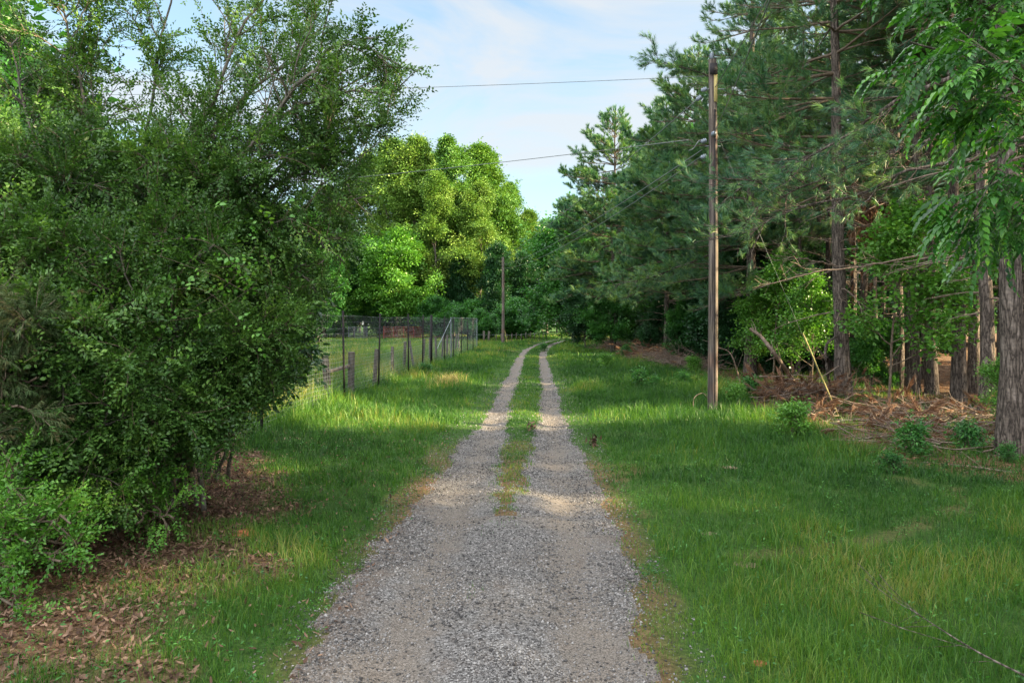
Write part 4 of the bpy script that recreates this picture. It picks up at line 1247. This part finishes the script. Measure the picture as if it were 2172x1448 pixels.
PR['sapling2'] = broadleaf(608, 4.2, .04, .12, 1.5, 15, 5, 5, 3, 'mid_leaf', .11, .075, .24, flat=.4, bark='twig', stems=2)
PR['under_a'] = broadleaf(609, 8.5, .08, .15, 2.8, 18, 6, 5, 3, 'mid_leaf', .16, .11, .36, flat=.35, stems=2)
PR['under_b'] = broadleaf(610, 7.5, .07, .12, 2.6, 18, 6, 5, 3, 'dark_leaf', .16, .11, .36, flat=.4, stems=2)
PR['shrub_dark'] = broadleaf(611, 3.6, .04, .05, 2.0, 12, 6, 5, 3, 'dark_leaf', .14, .09, .32, stems=4, bark='twig')
PR['shrub_fresh'] = broadleaf(612, 1.9, .013, .15, .9, 4, 3, 3, 2, 'fresh_leaf', .19, .075, .30, stems=6, bark='twig', nleaf=6, shape=leaf_shape, wob=.5)
PR['shrub_small'] = broadleaf(613, 1.1, .010, .10, .7, 4, 3, 2, 2, 'mid_leaf', .14, .06, .24, stems=6, bark='twig', nleaf=6, shape=leaf_shape, wob=.5)
PR['bush_far'] = broadleaf(614, 6, .06, .03, 3.2, 14, 6, 5, 3, 'mid_leaf', .2, .13, .45, stems=3)

rt_ = rng_(123)
def T(key, name, label, cat, X, Y, s=1.0, rz=None, group=None):
    return plant(PR[key], name, label, cat, X, Y, rt_.random() * 6.28 if rz is None else rz, s, group)

# right wood: individually seen pines
T('pine_edge', 'pine_tree', 'pine with plated grey bark standing behind the yellow guy guard', 'pine', 9.95, 21.2, 1.0, 0)
T('pine_big', 'pine_tree', 'dense blue-green pine towering directly behind the near power pole', 'pine', 10.1, 30, 1.0, 0)
T('pine_tall', 'pine_tree', 'straight pine just right of the sunlit sapling', 'pine', 12.75, 22.5, 1.0, .5)
T('pine_tall2', 'pine_tree', 'front pine of the pair of trunks near the right edge', 'pine', 12.5, 19.8, 1.0, 0)
T('pine_tall', 'pine_tree', 'rear pine of the pair of trunks near the right edge', 'pine', 13.3, 22.4, .9, 2.0)
T('pine_tall', 'pine_tree', 'thick rough-barked pine nearest the viewer at the right edge', 'pine', 8.72, 12.4, (1.0, 1.0, 1), 4.0)
T('pine_tall2', 'pine_tree', 'shaded pine between the edge pine and the pair of trunks', 'pine', 14.7, 22.5, .95, 3.0)
T('pine_tall', 'pine_tree', 'slimmer shaded pine close behind the edge pine', 'pine', 14.2, 20.4, .85, 1.0)
T('pine_far', 'pine_tree', 'tall open pine with bare trunk rising above the far right tree line', 'pine', 7.3, 51, 1.02, .3)
T('pine_far', 'pine_tree', 'pine top catching light between the far pine and the dense pine', 'pine', 9.3, 43, .92, 2.2)
T('pine_far', 'pine_tree', 'smaller pine half hidden left of the dense blue-green pine', 'pine', 9.9, 38, .98, .0)
T('pine_big', 'pine_tree', 'second dense pine behind the near pole with boughs to the left', 'pine', 12.0, 35.5, .95, .4)
T('pine_far', 'pine_tree', 'dark pine at the bend where the track enters the trees', 'pine', 8.8, 60, .85, 1.2)

# deep wood, trunks and crowns one behind another
deep = []
r_ = rng_(321)
cand = []
for gx in np.arange(12, 60, 3.4):
    for gy in np.arange(-18, 96, 3.6):
        cand.append((gx + r_.uniform(-1.4, 1.4), gy + r_.uniform(-1.4, 1.4)))
for X, Y in cand:
    if X < wood_edge(max(Y, 0)) + 2.6: continue
    if Y < 12 and X < 15: continue
    if min(abs(X - a_) + abs(Y - b_) for a_, b_ in ((12.75, 22.5), (12.5, 19.8), (14.7, 22.5), (14.2, 20.4), (9.95, 21.2), (11.2, 35.5))) < 1.6: continue
    seen = X < .74 * Y + 3 and Y > 2
    p = .42 if X < 24 else (.48 if X < 40 else .35)
    if Y < 13: p = .95  # trees out of view, planted denser to keep the foreground shaded
    if r_.random() > p: continue
    deep.append((X, Y, seen))
LANES = ((16.2, 2.6), (25.2, 3.0), (40.5, 1.6), (47.0, 2.6), (66, 2.0))       # gaps in the wood that let the low sun through
kinds = ['pine_tall', 'pine_tall2', 'pine_slim', 'pine_tall2', 'under_b', 'under_a']
for k, (X, Y, seen) in enumerate(deep):
    kd = kinds[int(r_.integers(0, 6))]
    if X < 20 and Y < 31: kd = kinds[int(r_.integers(0, 4))]
    lane = any(abs(Y - y0 + .172 * (X - 4)) < hw for y0, hw in LANES)
    if lane and (X > 21 or not kd.startswith('pine_tall')): continue
    if Y > 54 and (abs(Y - 69 + .172 * (X - 4)) < 8 or k % 2): continue
    s = r_.uniform(.8, 1.08)
    if kd.startswith('pine'):
        T(kd, 'pine_tree', 'straight pine deep in the shaded woods behind the debris', 'pine', X, Y, s, None, 'pines deep in the right woods')
    else:
        T(kd, 'understory_tree', 'leafy undergrowth tree in the dim wood interior', 'tree', X, Y, s * 1.15, None, 'undergrowth trees inside the woods')
rs_ = rng_(654)
for k in range(20):
    Y = rs_.uniform(21.5, 38); X = wood_edge(Y) + rs_.uniform(3.2, 12)
    T('pine_slim', 'pine_tree', 'straight pine deep in the shaded woods behind the debris', 'pine', X, Y, rs_.uniform(.9, 1.25), rs_.random() * 6.28, 'pines deep in the right woods')
print('deep trees', len(deep))
# understory along the wood edge
for k, (px_, py_, key, s, lab) in enumerate([
    (1885, 862, 'sapling', 1.05, 'slim sunlit sapling with bright leaves between two pines'),
    (1850, 838, 'sapling2', .55, 'low leafy sapling at the foot of the guyed pine'),
    (1300, 752, 'under_a', .75, 'rounded green tree at the wood edge left of the brush heaps'),
    (1400, 762, 'under_b', .55, 'dark leafy tree behind the grey brush heap'),
    (1455, 776, 'under_a', .42, 'bright-leaved tree low beneath the dense pine'),
    (1655, 790, 'under_a', .6, 'leafy tree right of the near pole behind the leaning dead trunk'),
    (1600, 790, 'under_b', .7, 'shaded leafy tree just right of the near pole'),
    (1722, 800, 'under_a', .5, 'wide-leaved tree left of the guyed pine trunk'),
    (1985, 770, 'under_b', .8, 'dim leafy tree between the middle pine and the trunk pair'),
    (1640, 812, 'sapling', .92, 'leafy pale green sapling between the near pole and the guy wire'),
    (1722, 826, 'sapling', .72, 'short leafy sapling left of the guyed pine'),
    (1588, 806, 'sapling', .66, 'thin green sapling just behind the near pole'),
    (1240, 742, 'under_b', .85, 'dark drooping tree at the bend over the black trunk'),
    (2112, 925, 'sapling', .30, 'small sapling left of the edge pine base'),
    (1217, 730, 'mid_round', 1.1, 'large rounded green tree overhanging the track bend'),
    (1250, 714, 'mid_big', .62, 'full green tree behind the overhanging one at the bend'),
    (1150, 708, 'dark_big', .55, 'dark tree closing the end of the track')]):
    g = G(px_, py_)
    T(key, 'broadleaf_tree' if 'sapling' not in key else 'sapling', lab, 'tree' if 'sapling' not in key else 'sapling', g[0], g[1], s)
for k in range(26):
    Y = r_.uniform(30, 74); X = wood_edge(Y) + r_.uniform(1.2, 7)
    if any(abs(Y - y0 + .172 * (X - 4)) < hw for y0, hw in LANES): continue
    T('shrub_dark' if k % 3 else 'under_b', 'undergrowth_shrub', 'leafy shrub in the shade along the wood edge', 'shrub', X, Y, r_.uniform(.7, 1.2), None, 'shrubs lining the wood edge')

# middle distance: tall gold-green grove beyond the pasture
grove = [('fresh_round', -15.8, 97, 1.22, 'bright green spreading tree in front of the grove'),
         ('fresh_round', -25.5, 97, 1.0, 'yellow-green small tree beside the holly boughs'),
         ('mid_round', -21.0, 102, 1.15, 'green layered tree at the left of the pasture end'),
         ('dark_big', -2.5, 96, .60, 'dark round tree behind the far pole'),
         ('dark_big', -7.8, 99, .55, 'dark low tree below the golden grove'),
         ('dark_big', 2.3, 96, .55, 'dark tree hanging over the stake fence'),
         ('dark_big', -24.5, 98, .75, 'dark tree behind the grey gate'),
         ('dark_big', -31, 100, .85, 'dark tree left of the pasture gates'),
         ('mid_big', -33, 100, .80, 'broad green tree glimpsed behind the holly boughs'),
         ('bush_far', -12.6, 96, .70, 'bright bush above the red pen gate'),
         ('bush_far', -2.9, 78, .55, 'light green bush at the far fence corner'),
         ('bush_far', -5.5, 87, .75, 'rounded bush left of the far pole'),
         ('bush_far', -.5, 84, .75, 'leafy bush right behind the far pole'),
         ('bush_far', 1.8, 90, .80, 'bush at the dark gap where the track bends'),
         ('dark_big', 13, 112, .8, 'dark tree far back behind the road bend'),
         ('dark_big', 19.5, 106, .95, 'tall dark tree in the wood beyond the bend'),
         ('bush_far', -9.0, 92, .85, 'dark undergrowth bush at the foot of the grove'),
         ('bush_far', -17.5, 98, 1.0, 'undergrowth bush behind the red gate'),
         ('bush_far', -23, 97.5, .9, 'undergrowth bush behind the grey gate'),
         ('bush_far', -29, 98, 1.0, 'bush at the left end of the pasture fence')]
for key, px_, ytop, Y, lab in [
    ('gold_b', 775, 330, 112, 'leftmost golden green tree of the grove beside the holly boughs'),
    ('gold_a', 838, 300, 108, 'broad golden green tree at the left of the grove'),
    ('gold_b', 888, 296, 106, 'tall golden tree left of the middle of the grove'),
    ('lime_b', 925, 322, 112, 'slim green tree filling the dip in the middle of the grove'),
    ('lime_b', 962, 292, 104, 'slender green tree with upright top in the middle of the grove'),
    ('lime_a', 1000, 300, 109, 'tall green tree right of the middle of the grove'),
    ('lime_a', 1052, 318, 110, 'greener feathery tree on the right side of the grove'),
    ('gold_b', 930, 370, 99, 'lower golden tree standing in front of the grove'),
    ('gold_b', 1015, 390, 101, 'golden front tree below the right grove tops'),
    ('lime_b', 1086, 385, 113, 'green tree on the right shoulder of the grove'),
    ('gold_b', 1122, 448, 124, 'sunlit yellow tree beyond the bend right of the far pole'),
    ('mid_big', 1160, 470, 128, 'far green tree above the road bend'),
    ('lime_a', 720, 400, 118, 'green tree behind the left shoulder of the grove'),
    ('lime_a', 880, 350, 116, 'rear green tree between the golden ones')]:
    need = EYE + (HY - ytop) / F * Y
    grove.append((key, (px_ - CX) / F * Y, Y, need / (26.6 if key != 'mid_big' else 23.0), lab))
for key, X, Y, s, lab in grove:
    T(key, 'bush' if key == 'bush_far' else 'broadleaf_tree', lab, 'bush' if key == 'bush_far' else 'tree', X, Y, s)
for k in range(18):
    X = 19 + (k % 9) * 5.2 + r_.uniform(-1, 1); Y = 60 + (k // 9) * 14 + (k % 3) * 4 + r_.uniform(-2, 2)
    if X < wood_edge(Y) + 8: X += 6
    T(['dark_big', 'mid_big'][k % 2], 'broadleaf_tree', 'big leafy tree closing the back of the pine wood', 'tree', X, Y, r_.uniform(.75, 1.0), None, 'leafy trees behind the pine wood')
# trees behind the thicket on the left side
for k in range(16):
    X = -24 - k * 3.6 + r_.uniform(-1, 1); Y = 60 + r_.uniform(-10, 34)
    T(['mid_big', 'dark_big', 'gold_b', 'mid_big'][k % 4], 'broadleaf_tree', 'green tree far across the pasture seen through the holly boughs', 'tree', X, Y, r_.uniform(.55, .85), None, 'trees across the pasture')
for k in range(9):
    T(['mid_round', 'fresh_round', 'under_a'][k % 3], 'broadleaf_tree', 'leafy tree standing in the thicket behind the hollies', 'tree', -10.5 - k * 1.6, 13 + (k * 5) % 17, r_.uniform(.6, .8), None, 'trees behind the thicket')
# closing belt behind everything
for k in range(34):
    a_ = -44 + k * 3.6
    T(['dark_big', 'mid_big'][k % 2], 'broadleaf_tree', 'tree in the distant belt closing the view', 'tree', a_ * 1.4, 140 + r_.uniform(-3, 8), r_.uniform(.55, .75) if abs(a_) < 12 else r_.uniform(.7, .95), None, 'distant tree belt')

# flowering bushes and shoots in the grass
for k, (px_, py_, key, s, lab) in enumerate([
    (1682, 935, 'shrub_fresh', 0.37, 'leafy green elder bush at the edge of the brown wood floor'),
    (1945, 975, 'shrub_small', 0.48, 'small dark bush on the pine straw left of the edge pine'),
    (1285, 783, 'shrub_fresh', 0.37, 'round elder bush with white flowers in the middle of the right lawn'),
    (1360, 825, 'shrub_small', 0.52, 'low leafy patch in the grass left of the near pole'),
    (1392, 828, 'shrub_small', 0.35, 'lower leafy patch with white flower heads left of the near pole'),
    (1450, 822, 'shrub_small', 0.39, 'leafy patch just left of the near pole'),
    (1560, 862, 'shrub_fresh', 0.29, 'leafy bush just right of the near pole base'),
    (1590, 850, 'shrub_small', 0.52, 'low green bush behind the one at the pole base'),
    (1330, 762, 'shrub_small', 0.69, 'small bush near the grey brush heap'),
    (1470, 795, 'shrub_fresh', 0.39, 'bushy green shoots below the dense pine'),
    (1895, 1010, 'shrub_small', 0.26, 'pale shoots at the border of grass and pine straw'),
    (2140, 985, 'shrub_small', 0.24, 'green sprout at the foot of the edge pine'),
    (2050, 965, 'shrub_small', 0.43, 'dark low bush left of the edge pine foot'),
    (1945, 905, 'shrub_small', 0.30, 'bright sprout among the fallen branches'),
    (905, 800, 'shrub_small', 0.43, 'leafy weed with white flowers at the foot of the fence'),
    (1155, 745, 'shrub_small', 0.52, 'leafy weed beside the track before the bend')]):
    g = G(px_, py_)
    o_ = T(key, 'bush' if key == 'shrub_fresh' else 'small_plant', lab, 'bush', g[0], g[1], s)
    if 'white flower' in lab:
        rw = rng_(900 + k); nf = 9
        cen_ = np.stack([rw.normal(0, .28, nf), rw.normal(0, .28, nf), rw.uniform(.45, 1.0, nf)], 1) * (1.35 if key == 'shrub_fresh' else .85)
        Bf = np.repeat(cen_, 26, 0) + rw.normal(0, 1, (nf * 26, 3)) * [.055, .055, .012]
        vf, ff, tf = leaf_quads(Bf, nrm(rw.normal(0, 1, Bf.shape) * [1, 1, .2]), np.tile([0, 0, 1.0], (len(Bf), 1)), .022, .02, rw)
        build('flowers', [(vf, ff, 0, tf)], [M['petal']], o_)

# walnut boughs hanging in from the upper right
comp = [tpl_compound(700 + i, 8 + i % 2, .30 + .03 * i, .072, .036) for i in range(5)]
def walnut():
    r = rng_(71)
    base = np.array([6.6, 6.4, 0.0])
    tr = catmull([base, base + [.1, 0, 2.5], base + [-.1, .1, 5.5], base + [-.3, .2, 8.5]], 16)
    lim = [[W(2250, 380, 6.2), W(2160, 200, 5.6), W(2060, 130, 5.3), W(1930, 90, 5.1)],
           [W(2280, 120, 6.2), W(2130, 30, 5.4), W(2030, -10, 5.2), W(1920, -20, 5.0)],
           [W(2260, 420, 6.2), W(2200, 300, 5.5), W(2130, 230, 5.3), W(2060, 230, 5.2)],
           [W(2300, 560, 6.2), W(2220, 420, 5.7), W(2150, 370, 5.5), W(2090, 400, 5.4)],
           [W(2300, 560, 6.2), W(2260, 480, 5.7), W(2190, 440, 5.6), W(2120, 480, 5.5)],
           [W(2300, 300, 6.2), W(2230, 150, 5.8), W(2110, 40, 5.7), W(1990, 60, 5.6)],
           [W(2300, 0, 6.0), W(2160, -60, 5.4), W(2060, -90, 5.2), W(1960, -60, 5.0)],
           [W(2280, 420, 6.0), W(2240, 300, 5.2), W(2180, 150, 4.9), W(2110, 130, 4.8)],
           [W(2300, 260, 6.2), W(2230, 90, 5.9), W(2140, 60, 5.8), W(2060, 100, 5.7)],
           [W(2310, 480, 6.4), W(2260, 330, 6.3), W(2200, 300, 6.2), W(2120, 320, 6.1)],
           [W(2310, 620, 6.4), W(2270, 500, 6.3), W(2210, 480, 6.2), W(2150, 500, 6.1)],
           [W(2300, 150, 6.2), W(2230, -30, 5.9), W(2140, -60, 5.8), W(2000, -40, 5.6)]]
    b0 = np.stack([catmull(c, 12) for c in lim])
    # root every limb in the trunk
    root_pts = np.array([tr[np.argmin(np.abs(tr[:, 2] - (c[0][2] - .5)))] for c in lim])
    b0 = np.concatenate([root_pts[:, None], b0], 1)
    wood = [(*tubes((tr - base)[None], taper(1, 17, .16, .07), 10), 0, .5), (*tubes(b0 - base, taper(len(b0), 14, .035, .006), 6), 0, .5)]
    idx = np.repeat(np.arange(len(b0)), 11)
    P, Tn = sample(b0, idx, .25 + .75 * r.random(len(idx)))
    D = spread_dirs(Tn, r.uniform(.4, 1.1, len(idx)), r, .4)
    b1 = paths(P, D, r.uniform(.2, .5, len(idx)), 5, r, .15, (0, 0, .1), (0, 0, -.4))
    wood.append((*tubes(b1 - base, taper(len(b1), 6, .007, .003), 4), 0, .5))
    i2 = np.repeat(np.arange(len(b1)), 6)
    P, Tn = sample(b1, i2, .2 + .8 * r.random(len(i2)))
    D = spread_dirs(Tn, r.uniform(.3, 1.2, len(i2)), r, .3); D[:, 2] = D[:, 2] * .4 + .05
    ch = []
    for i, tp in enumerate(comp):
        q = np.arange(len(P)) % 5 == i
        ch.append(scatter(tp, P[q] - base, frames(D[q], r, .95), r.uniform(.6, 1.15, q.sum()), 0, r))
    root = thing('walnut_tree', 'walnut tree with bright feather-like leaves hanging in at the upper right', 'tree', tuple(base))
    build('trunk', wood, [M['grey_bark']], root, smooth_shade=True)
    build('crown', ch, [M['walnut_leaf']], root)
walnut()

# long bare bough reaching left from the trunk pair, and dark boughs above it
def bough(label, pts, r0, seed, mat='dead_wood', n2=22, tufts=0, Lr=(.3, 1.1)):
    r = rng_(seed)
    c = catmull(pts, 18); base = c[0].copy(); c = c - base
    c[1:] += r.normal(0, .015, c[1:].shape)
    wood = [(*tubes(c[None], taper(1, 19, r0, .008, .9), 7), 0, .5)]
    idx = np.zeros(n2, int); t = .3 + .7 * r.random(n2)
    P, Tn = sample(c[None], idx, t)
    b1 = paths(P, spread_dirs(Tn, r.uniform(.3, .9, n2), r, .3), r.uniform(*Lr, n2), 6, r, .22, (0, 0, .1))
    wood.append((*tubes(b1, taper(n2, 7, .012, .004), 4), 0, .5))
    idx = np.repeat(np.arange(n2), 4)
    P, Tn = sample(b1, idx, .2 + .8 * r.random(len(idx)))
    b2 = paths(P, spread_dirs(Tn, r.uniform(.3, .9, len(idx)), r, .3), r.uniform(.15, .5, len(idx)), 4, r, .2)
    wood.append((*tubes(b2, taper(len(b2), 5, .006, .003), 3), 0, .5))
    ch = []
    root = thing('pine_bough', label, 'branch', tuple(base))
    build('wood', wood, [M[mat]], root, smooth_shade=True)
    if tufts:
        i3 = np.repeat(np.arange(len(b2)), tufts)
        P, Tn = sample(b2, i3, r.random(len(i3))); D = spread_dirs(Tn, r.uniform(.1, .7, len(i3)), r); D[:, 2] += .3
        ch = [scatter(tpl_tuft(seed + 1, 30, .17, .010, .18), P, frames(D, r), r.uniform(.8, 1.2, len(P)), 0, r)]
        build('needles', ch, [M['pine_leaf']], root)
bough('long bare dead bough stretching left across the pines, lit orange', [W(2045, 530, 19.6), W(1950, 542, 18.6), W(1850, 562, 17.8), W(1740, 575, 17.2), W(1640, 600, 17)], .035, 81, 'dead_wood', 15, 0, (.2, .8))
bough('bare dead stub bough left of the guyed pine trunk', [W(1768, 563, 21), W(1720, 552, 20.4), W(1645, 542, 20)], .035, 82, 'dead_wood', 8)
bough('uppermost dark bough slanting down left from the walnut leaves', [W(2140, 110, 12.6), W(2020, 165, 12.9), W(1900, 215, 13.2), W(1790, 290, 13.4), W(1690, 345, 13.6), W(1560, 400, 13.8)], .055, 83, 'pine_bark', 40, 2, (.4, 1.3))
bough('middle dark bough sweeping left across the pine trunks', [W(2140, 240, 12.6), W(2040, 270, 13), W(1930, 310, 13.2), W(1830, 340, 13.5), W(1720, 390, 13.8), W(1600, 440, 14)], .045, 84, 'pine_bark', 30, 1, (.4, 1.2))
bough('lowest dark bough with thin twigs below the middle one', [W(2140, 330, 12.6), W(2040, 340, 13), W(1920, 365, 13.2), W(1830, 410, 13.4), W(1700, 440, 13.6), W(1560, 500, 13.9)], .045, 85, 'pine_bark', 30, 1, (.4, 1.2))

bough('grey-green needled bough reaching out left of the near pole top', [W(1600, 190, 29.5), W(1540, 175, 29.2), W(1470, 150, 28.8), W(1395, 128, 28.5)], .05, 86, 'pine_bark', 26, 4, (.3, 1.1))
bough('low needled bough hanging left below the dense pine', [W(1560, 520, 31), W(1480, 550, 30), W(1390, 585, 29), W(1300, 605, 28.5)], .05, 87, 'pine_bark', 34, 4, (.3, 1.3))
# ------------------------------------------------------------------ brush heaps and forest debris
def brush(label, cx, cy_, rx, ry, hz_, n, seed, needles=0, mat='dead_wood', rz=0.0, rad=.012, ln=(.6, 2.2)):
    r = rng_(seed)
    th = r.random(n) * 2 * pi; q = np.sqrt(r.random(n))
    lx, ly = q * np.cos(th) * rx, q * np.sin(th) * ry
    P = np.stack([lx, ly, r.random(n) * hz_ * (1 - .7 * q) + .04], 1)
    az = r.normal(0, .9, n) + pi * r.integers(0, 2, n)
    D = np.stack([np.cos(az), np.sin(az), r.normal(.05, .22, n)], 1)
    Ln = r.uniform(*ln, n)
    b1 = paths(P - D * Ln[:, None] * .5, D, Ln, 5, r, .25)
    b1[..., 2] = np.maximum(b1[..., 2], .03)
    wood = [(*tubes(b1, taper(n, 6, rad * r.uniform(.5, 1.8, n), .004), 4), 0, .5)]
    idx = np.repeat(np.arange(n), 3)
    P2, T2 = sample(b1, idx, r.random(len(idx)))
    b2 = paths(P2, spread_dirs(T2, r.uniform(.4, 1.1, len(idx)), r), Ln[idx] * .3, 3, r, .25)
    b2[..., 2] = np.maximum(b2[..., 2], .02)
    wood.append((*tubes(b2, taper(len(b2), 4, .005, .0025), 3), 0, .5))
    root = thing('brush_pile', label, 'brush pile', (cx, cy_, float(height(cx, cy_))), rz)
    build('sticks', wood, [M[mat]], root)
    if needles:
        i3 = r.integers(0, len(b2), needles)
        P3, T3 = sample(b2, i3, r.random(needles))
        D3 = T3 + [0, 0, -.35]
        build('dead_needles', [scatter(tpl_tuft(seed, 26, .17, .012, .2, .2, .6), P3, frames(D3, r), r.uniform(.9, 1.4, needles), 0, r)], [M['dead_needle']], root)
    return root
brush('long heap of grey brush along the wood edge left of the pole', 9.0, 38, 1.6, 5.5, 1.1, 420, 91, 60)
brush('rusty heap of dead pine boughs beside the grey brush', 8.4, 44, 1.6, 4.5, 1.0, 200, 92, 900)
brush('far tangle of brush near the black trunk at the bend', 8.2, 55, 1.6, 6, 1.0, 260, 93, 200)
brush('rust red heap of needles under the leaning dead trunk', 8.3, 20.6, 1.0, .9, .75, 130, 94, 650)
brush('broad scatter of dead sticks and needles left of the trunk pair', 9.6, 17.2, 2.4, 1.4, .32, 130, 95, 380)
brush('orange-lit pile of fallen boughs in front of the trunk pair', 10.0, 14.9, 2.2, 1.0, .28, 110, 96, 460)
brush('low debris of twigs left of the edge pine foot', 7.9, 13.1, 1.5, .8, .15, 60, 97, 90)
brush('twiggy heap behind the guy guard at the pine foot', 8.9, 20.3, 1.0, .8, .45, 90, 98, 160)
def log(name, label, pts, r0, r1, mat='dead_wood', cat='log', seed=1):
    r = rng_(seed)
    c = catmull(pts, 14); base = c[0].copy()
    ch = [(*tubes((c - base)[None], taper(1, 15, r0, r1), 8), 0, .5)]
    idx = np.zeros(9, int)
    P, Tn = sample((c - base)[None], idx, .2 + .8 * r.random(9))
    b1 = paths(P, spread_dirs(Tn, r.uniform(.5, 1.1, 9), r), r.uniform(.2, .8, 9), 5, r, .25)
    ch.append((*tubes(b1, taper(9, 6, r0 * .25, .003), 4), 0, .5))
    o = build(name, ch, [M[mat]], smooth_shade=True); o.location = base
    return tag(o, label, cat)
log('leaning_dead_tree', 'broken reddish dead trunk leaning over the rust red heap', [G(1690, 825) + [0, 0, .1], W(1650, 760, 22.5), W(1615, 715, 22.6), W(1590, 697, 22.7)], .075, .05, 'dead_wood', 'dead trunk', 2)
log('bent_branch', 'pale bent dead branch curving down right of the near pole', [G(1572, 822), W(1560, 775, 25), W(1545, 745, 25), W(1510, 735, 25)], .03, .012, 'dead_wood', 'branch', 3)
log('fallen_branch', 'long pale fallen branch lying on the pine straw', [G(2060, 905) + [0, 0, .1], G(1960, 895) + [0, 0, .18], G(1850, 885) + [0, 0, .12], G(1760, 880) + [0, 0, .05]], .04, .015, 'dead_wood', 'branch', 4)
log('fallen_branch', 'thin fallen branch at the border of the right-hand grass', [G(2150, 1010) + [0, 0, .05], G(2060, 1000) + [0, 0, .08], G(1960, 985) + [0, 0, .05], G(1880, 960) + [0, 0, .03]], .022, .008, 'dead_wood', 'branch', 5)
log('crooked_stem', 'dark crooked broken stem against the guyed pine trunk', [G(1768, 842), W(1755, 790, 20.8), W(1752, 735, 20.8), W(1775, 712, 20.9)], .05, .035, 'pine_bark', 'branch', 6)
log('bare_branch', 'dark bare twig branch lying across the grass in the lower right corner', [W(2190, 1440, 4.6), W(2080, 1385, 4.8), W(1990, 1330, 5.1), W(1930, 1290, 5.4)], .008, .003, 'pine_bark', 'branch', 7)

# reddish dead needle bunch hanging in the woods
r_d = rng_(55)
base = W(1862, 470, 26.5)
P = r_d.normal(0, 1, (900, 3)) * [.5, .4, 1.0] + [0, 0, .6]
root = thing('dead_bough', 'rust coloured dead pine bough hanging among the trunks', 'branch', tuple(base))
build('needles', [scatter(tpl_tuft(5, 28, .2, .016, .25, .15, .5), P, frames(r_d.normal(0, .3, P.shape) + [0, 0, -1], r_d), r_d.uniform(.9, 1.4, len(P)), 0, r_d)], [M['dead_needle']], root)
stem = catmull([(.1, 0, 3.2), (0, 0, 1.4), (.1, 0, -.6), (-.1, 0, -2.2), (0, 0, -5.7)], 20)
build('wood', [(*tubes(stem[None], np.full((1, 21), .06), 6), 0, .5)], [M['dead_wood']], root)

# mounds and small clutter
M['red_soil'] = plain_mat('red_soil', (.16, .045, .02), (.38, .125, .06), 30, .95, 0, 1.0)
M['tan_soil'] = plain_mat('tan_soil', (.12, .085, .055), (.22, .165, .115), 30, .95, 0, 1.0)
def mound(label, px_, py_, rx, ry, hz_, mat, seed):
    g = G(px_, py_); n = 22
    r1 = np.linspace(0, 1, 9); th = np.arange(n) / n * 2 * pi
    Rr, Th = np.meshgrid(r1, th, indexing='ij')
    x = Rr * np.cos(Th) * rx; y = Rr * np.sin(Th) * ry
    z = hz_ * (1 - Rr ** 2) ** 1.2 + (fbm(x * 14 + seed, y * 14, seed) - .5) * hz_ * .7 * (1 - Rr ** 3) - .015
    V = np.stack([x, y, z], -1).reshape(-1, 3)
    i = np.arange(n); j = (i + 1) % n
    Fq = np.concatenate([np.stack([k * n + i, (k + 1) * n + i, (k + 1) * n + j, k * n + j], 1) for k in range(8)])
    o = build('ant_mound', [(V, Fq, 0, .5)], [M[mat]]); o.location = (g[0], g[1], float(height(g[0], g[1])))
    tag(o, label, 'mound')
mound('crumbly orange-red ant mound in the leaf litter left of the track', 520, 1142, .17, .13, .06, 'red_soil', 3)
mound('low tan soil mound in the right-hand grass close to the gravel', 1578, 1208, .16, .13, .035, 'tan_soil', 4)
mound('pale dusty mound in the right-hand grass further up', 1510, 1140, .12, .10, .025, 'tan_soil', 5)
mound('small brown bare mound in the grass below the near pole', 1545, 998, .2, .16, .03, 'tan_soil', 6)
mound('reddish bare soil patch at the bottom edge right of the gravel', 1615, 1412, .10, .09, .02, 'red_soil', 7)
def leaf_heap(label, px_, py_, seed, n=26):
    r = rng_(seed); g = G(px_, py_)
    B = r.normal(0, .06, (n, 3)); B[:, 2] = np.abs(B[:, 2]) + .04
    v, f, t = leaf_shape(B, nrm(r.normal(0, 1, (n, 3)) + [0, 0, .3]), nrm(r.normal(0, 1, (n, 3))), .12, .045, r, -.3)
    o = build('dead_leaves', [(v, f, 0, t)], [M['litter']]); o.location = (g[0], g[1], float(height(g[0], g[1])) + .03)
    tag(o, label, 'leaves')
leaf_heap('curled clump of dead leaves in the grass right of the gravel', 1260, 948, 1)
leaf_heap('dead leaf clump on the grassy strip between the ruts', 1132, 918, 2, 18)
r = rng_(4)
X = r.normal(-2.35, .3, 300); Y = r.normal(26, .8, 300)
V, q, t, ti = blades(X, Y, r.uniform(.25, .6, 300), np.full(300, .012), r, r.random(300), 1.2)
o = build('dry_grass_tuft', [(V - [-2.35, 26, 0], q, 0, ti), (V - [-2.35, 26, 0], t, 0, ti)], [M['dry_grass']]); o.location = (-2.35, 26, 0)
tag(o, 'straw coloured dry grass tuft in the verge right of the wire fence', 'grass tuft')
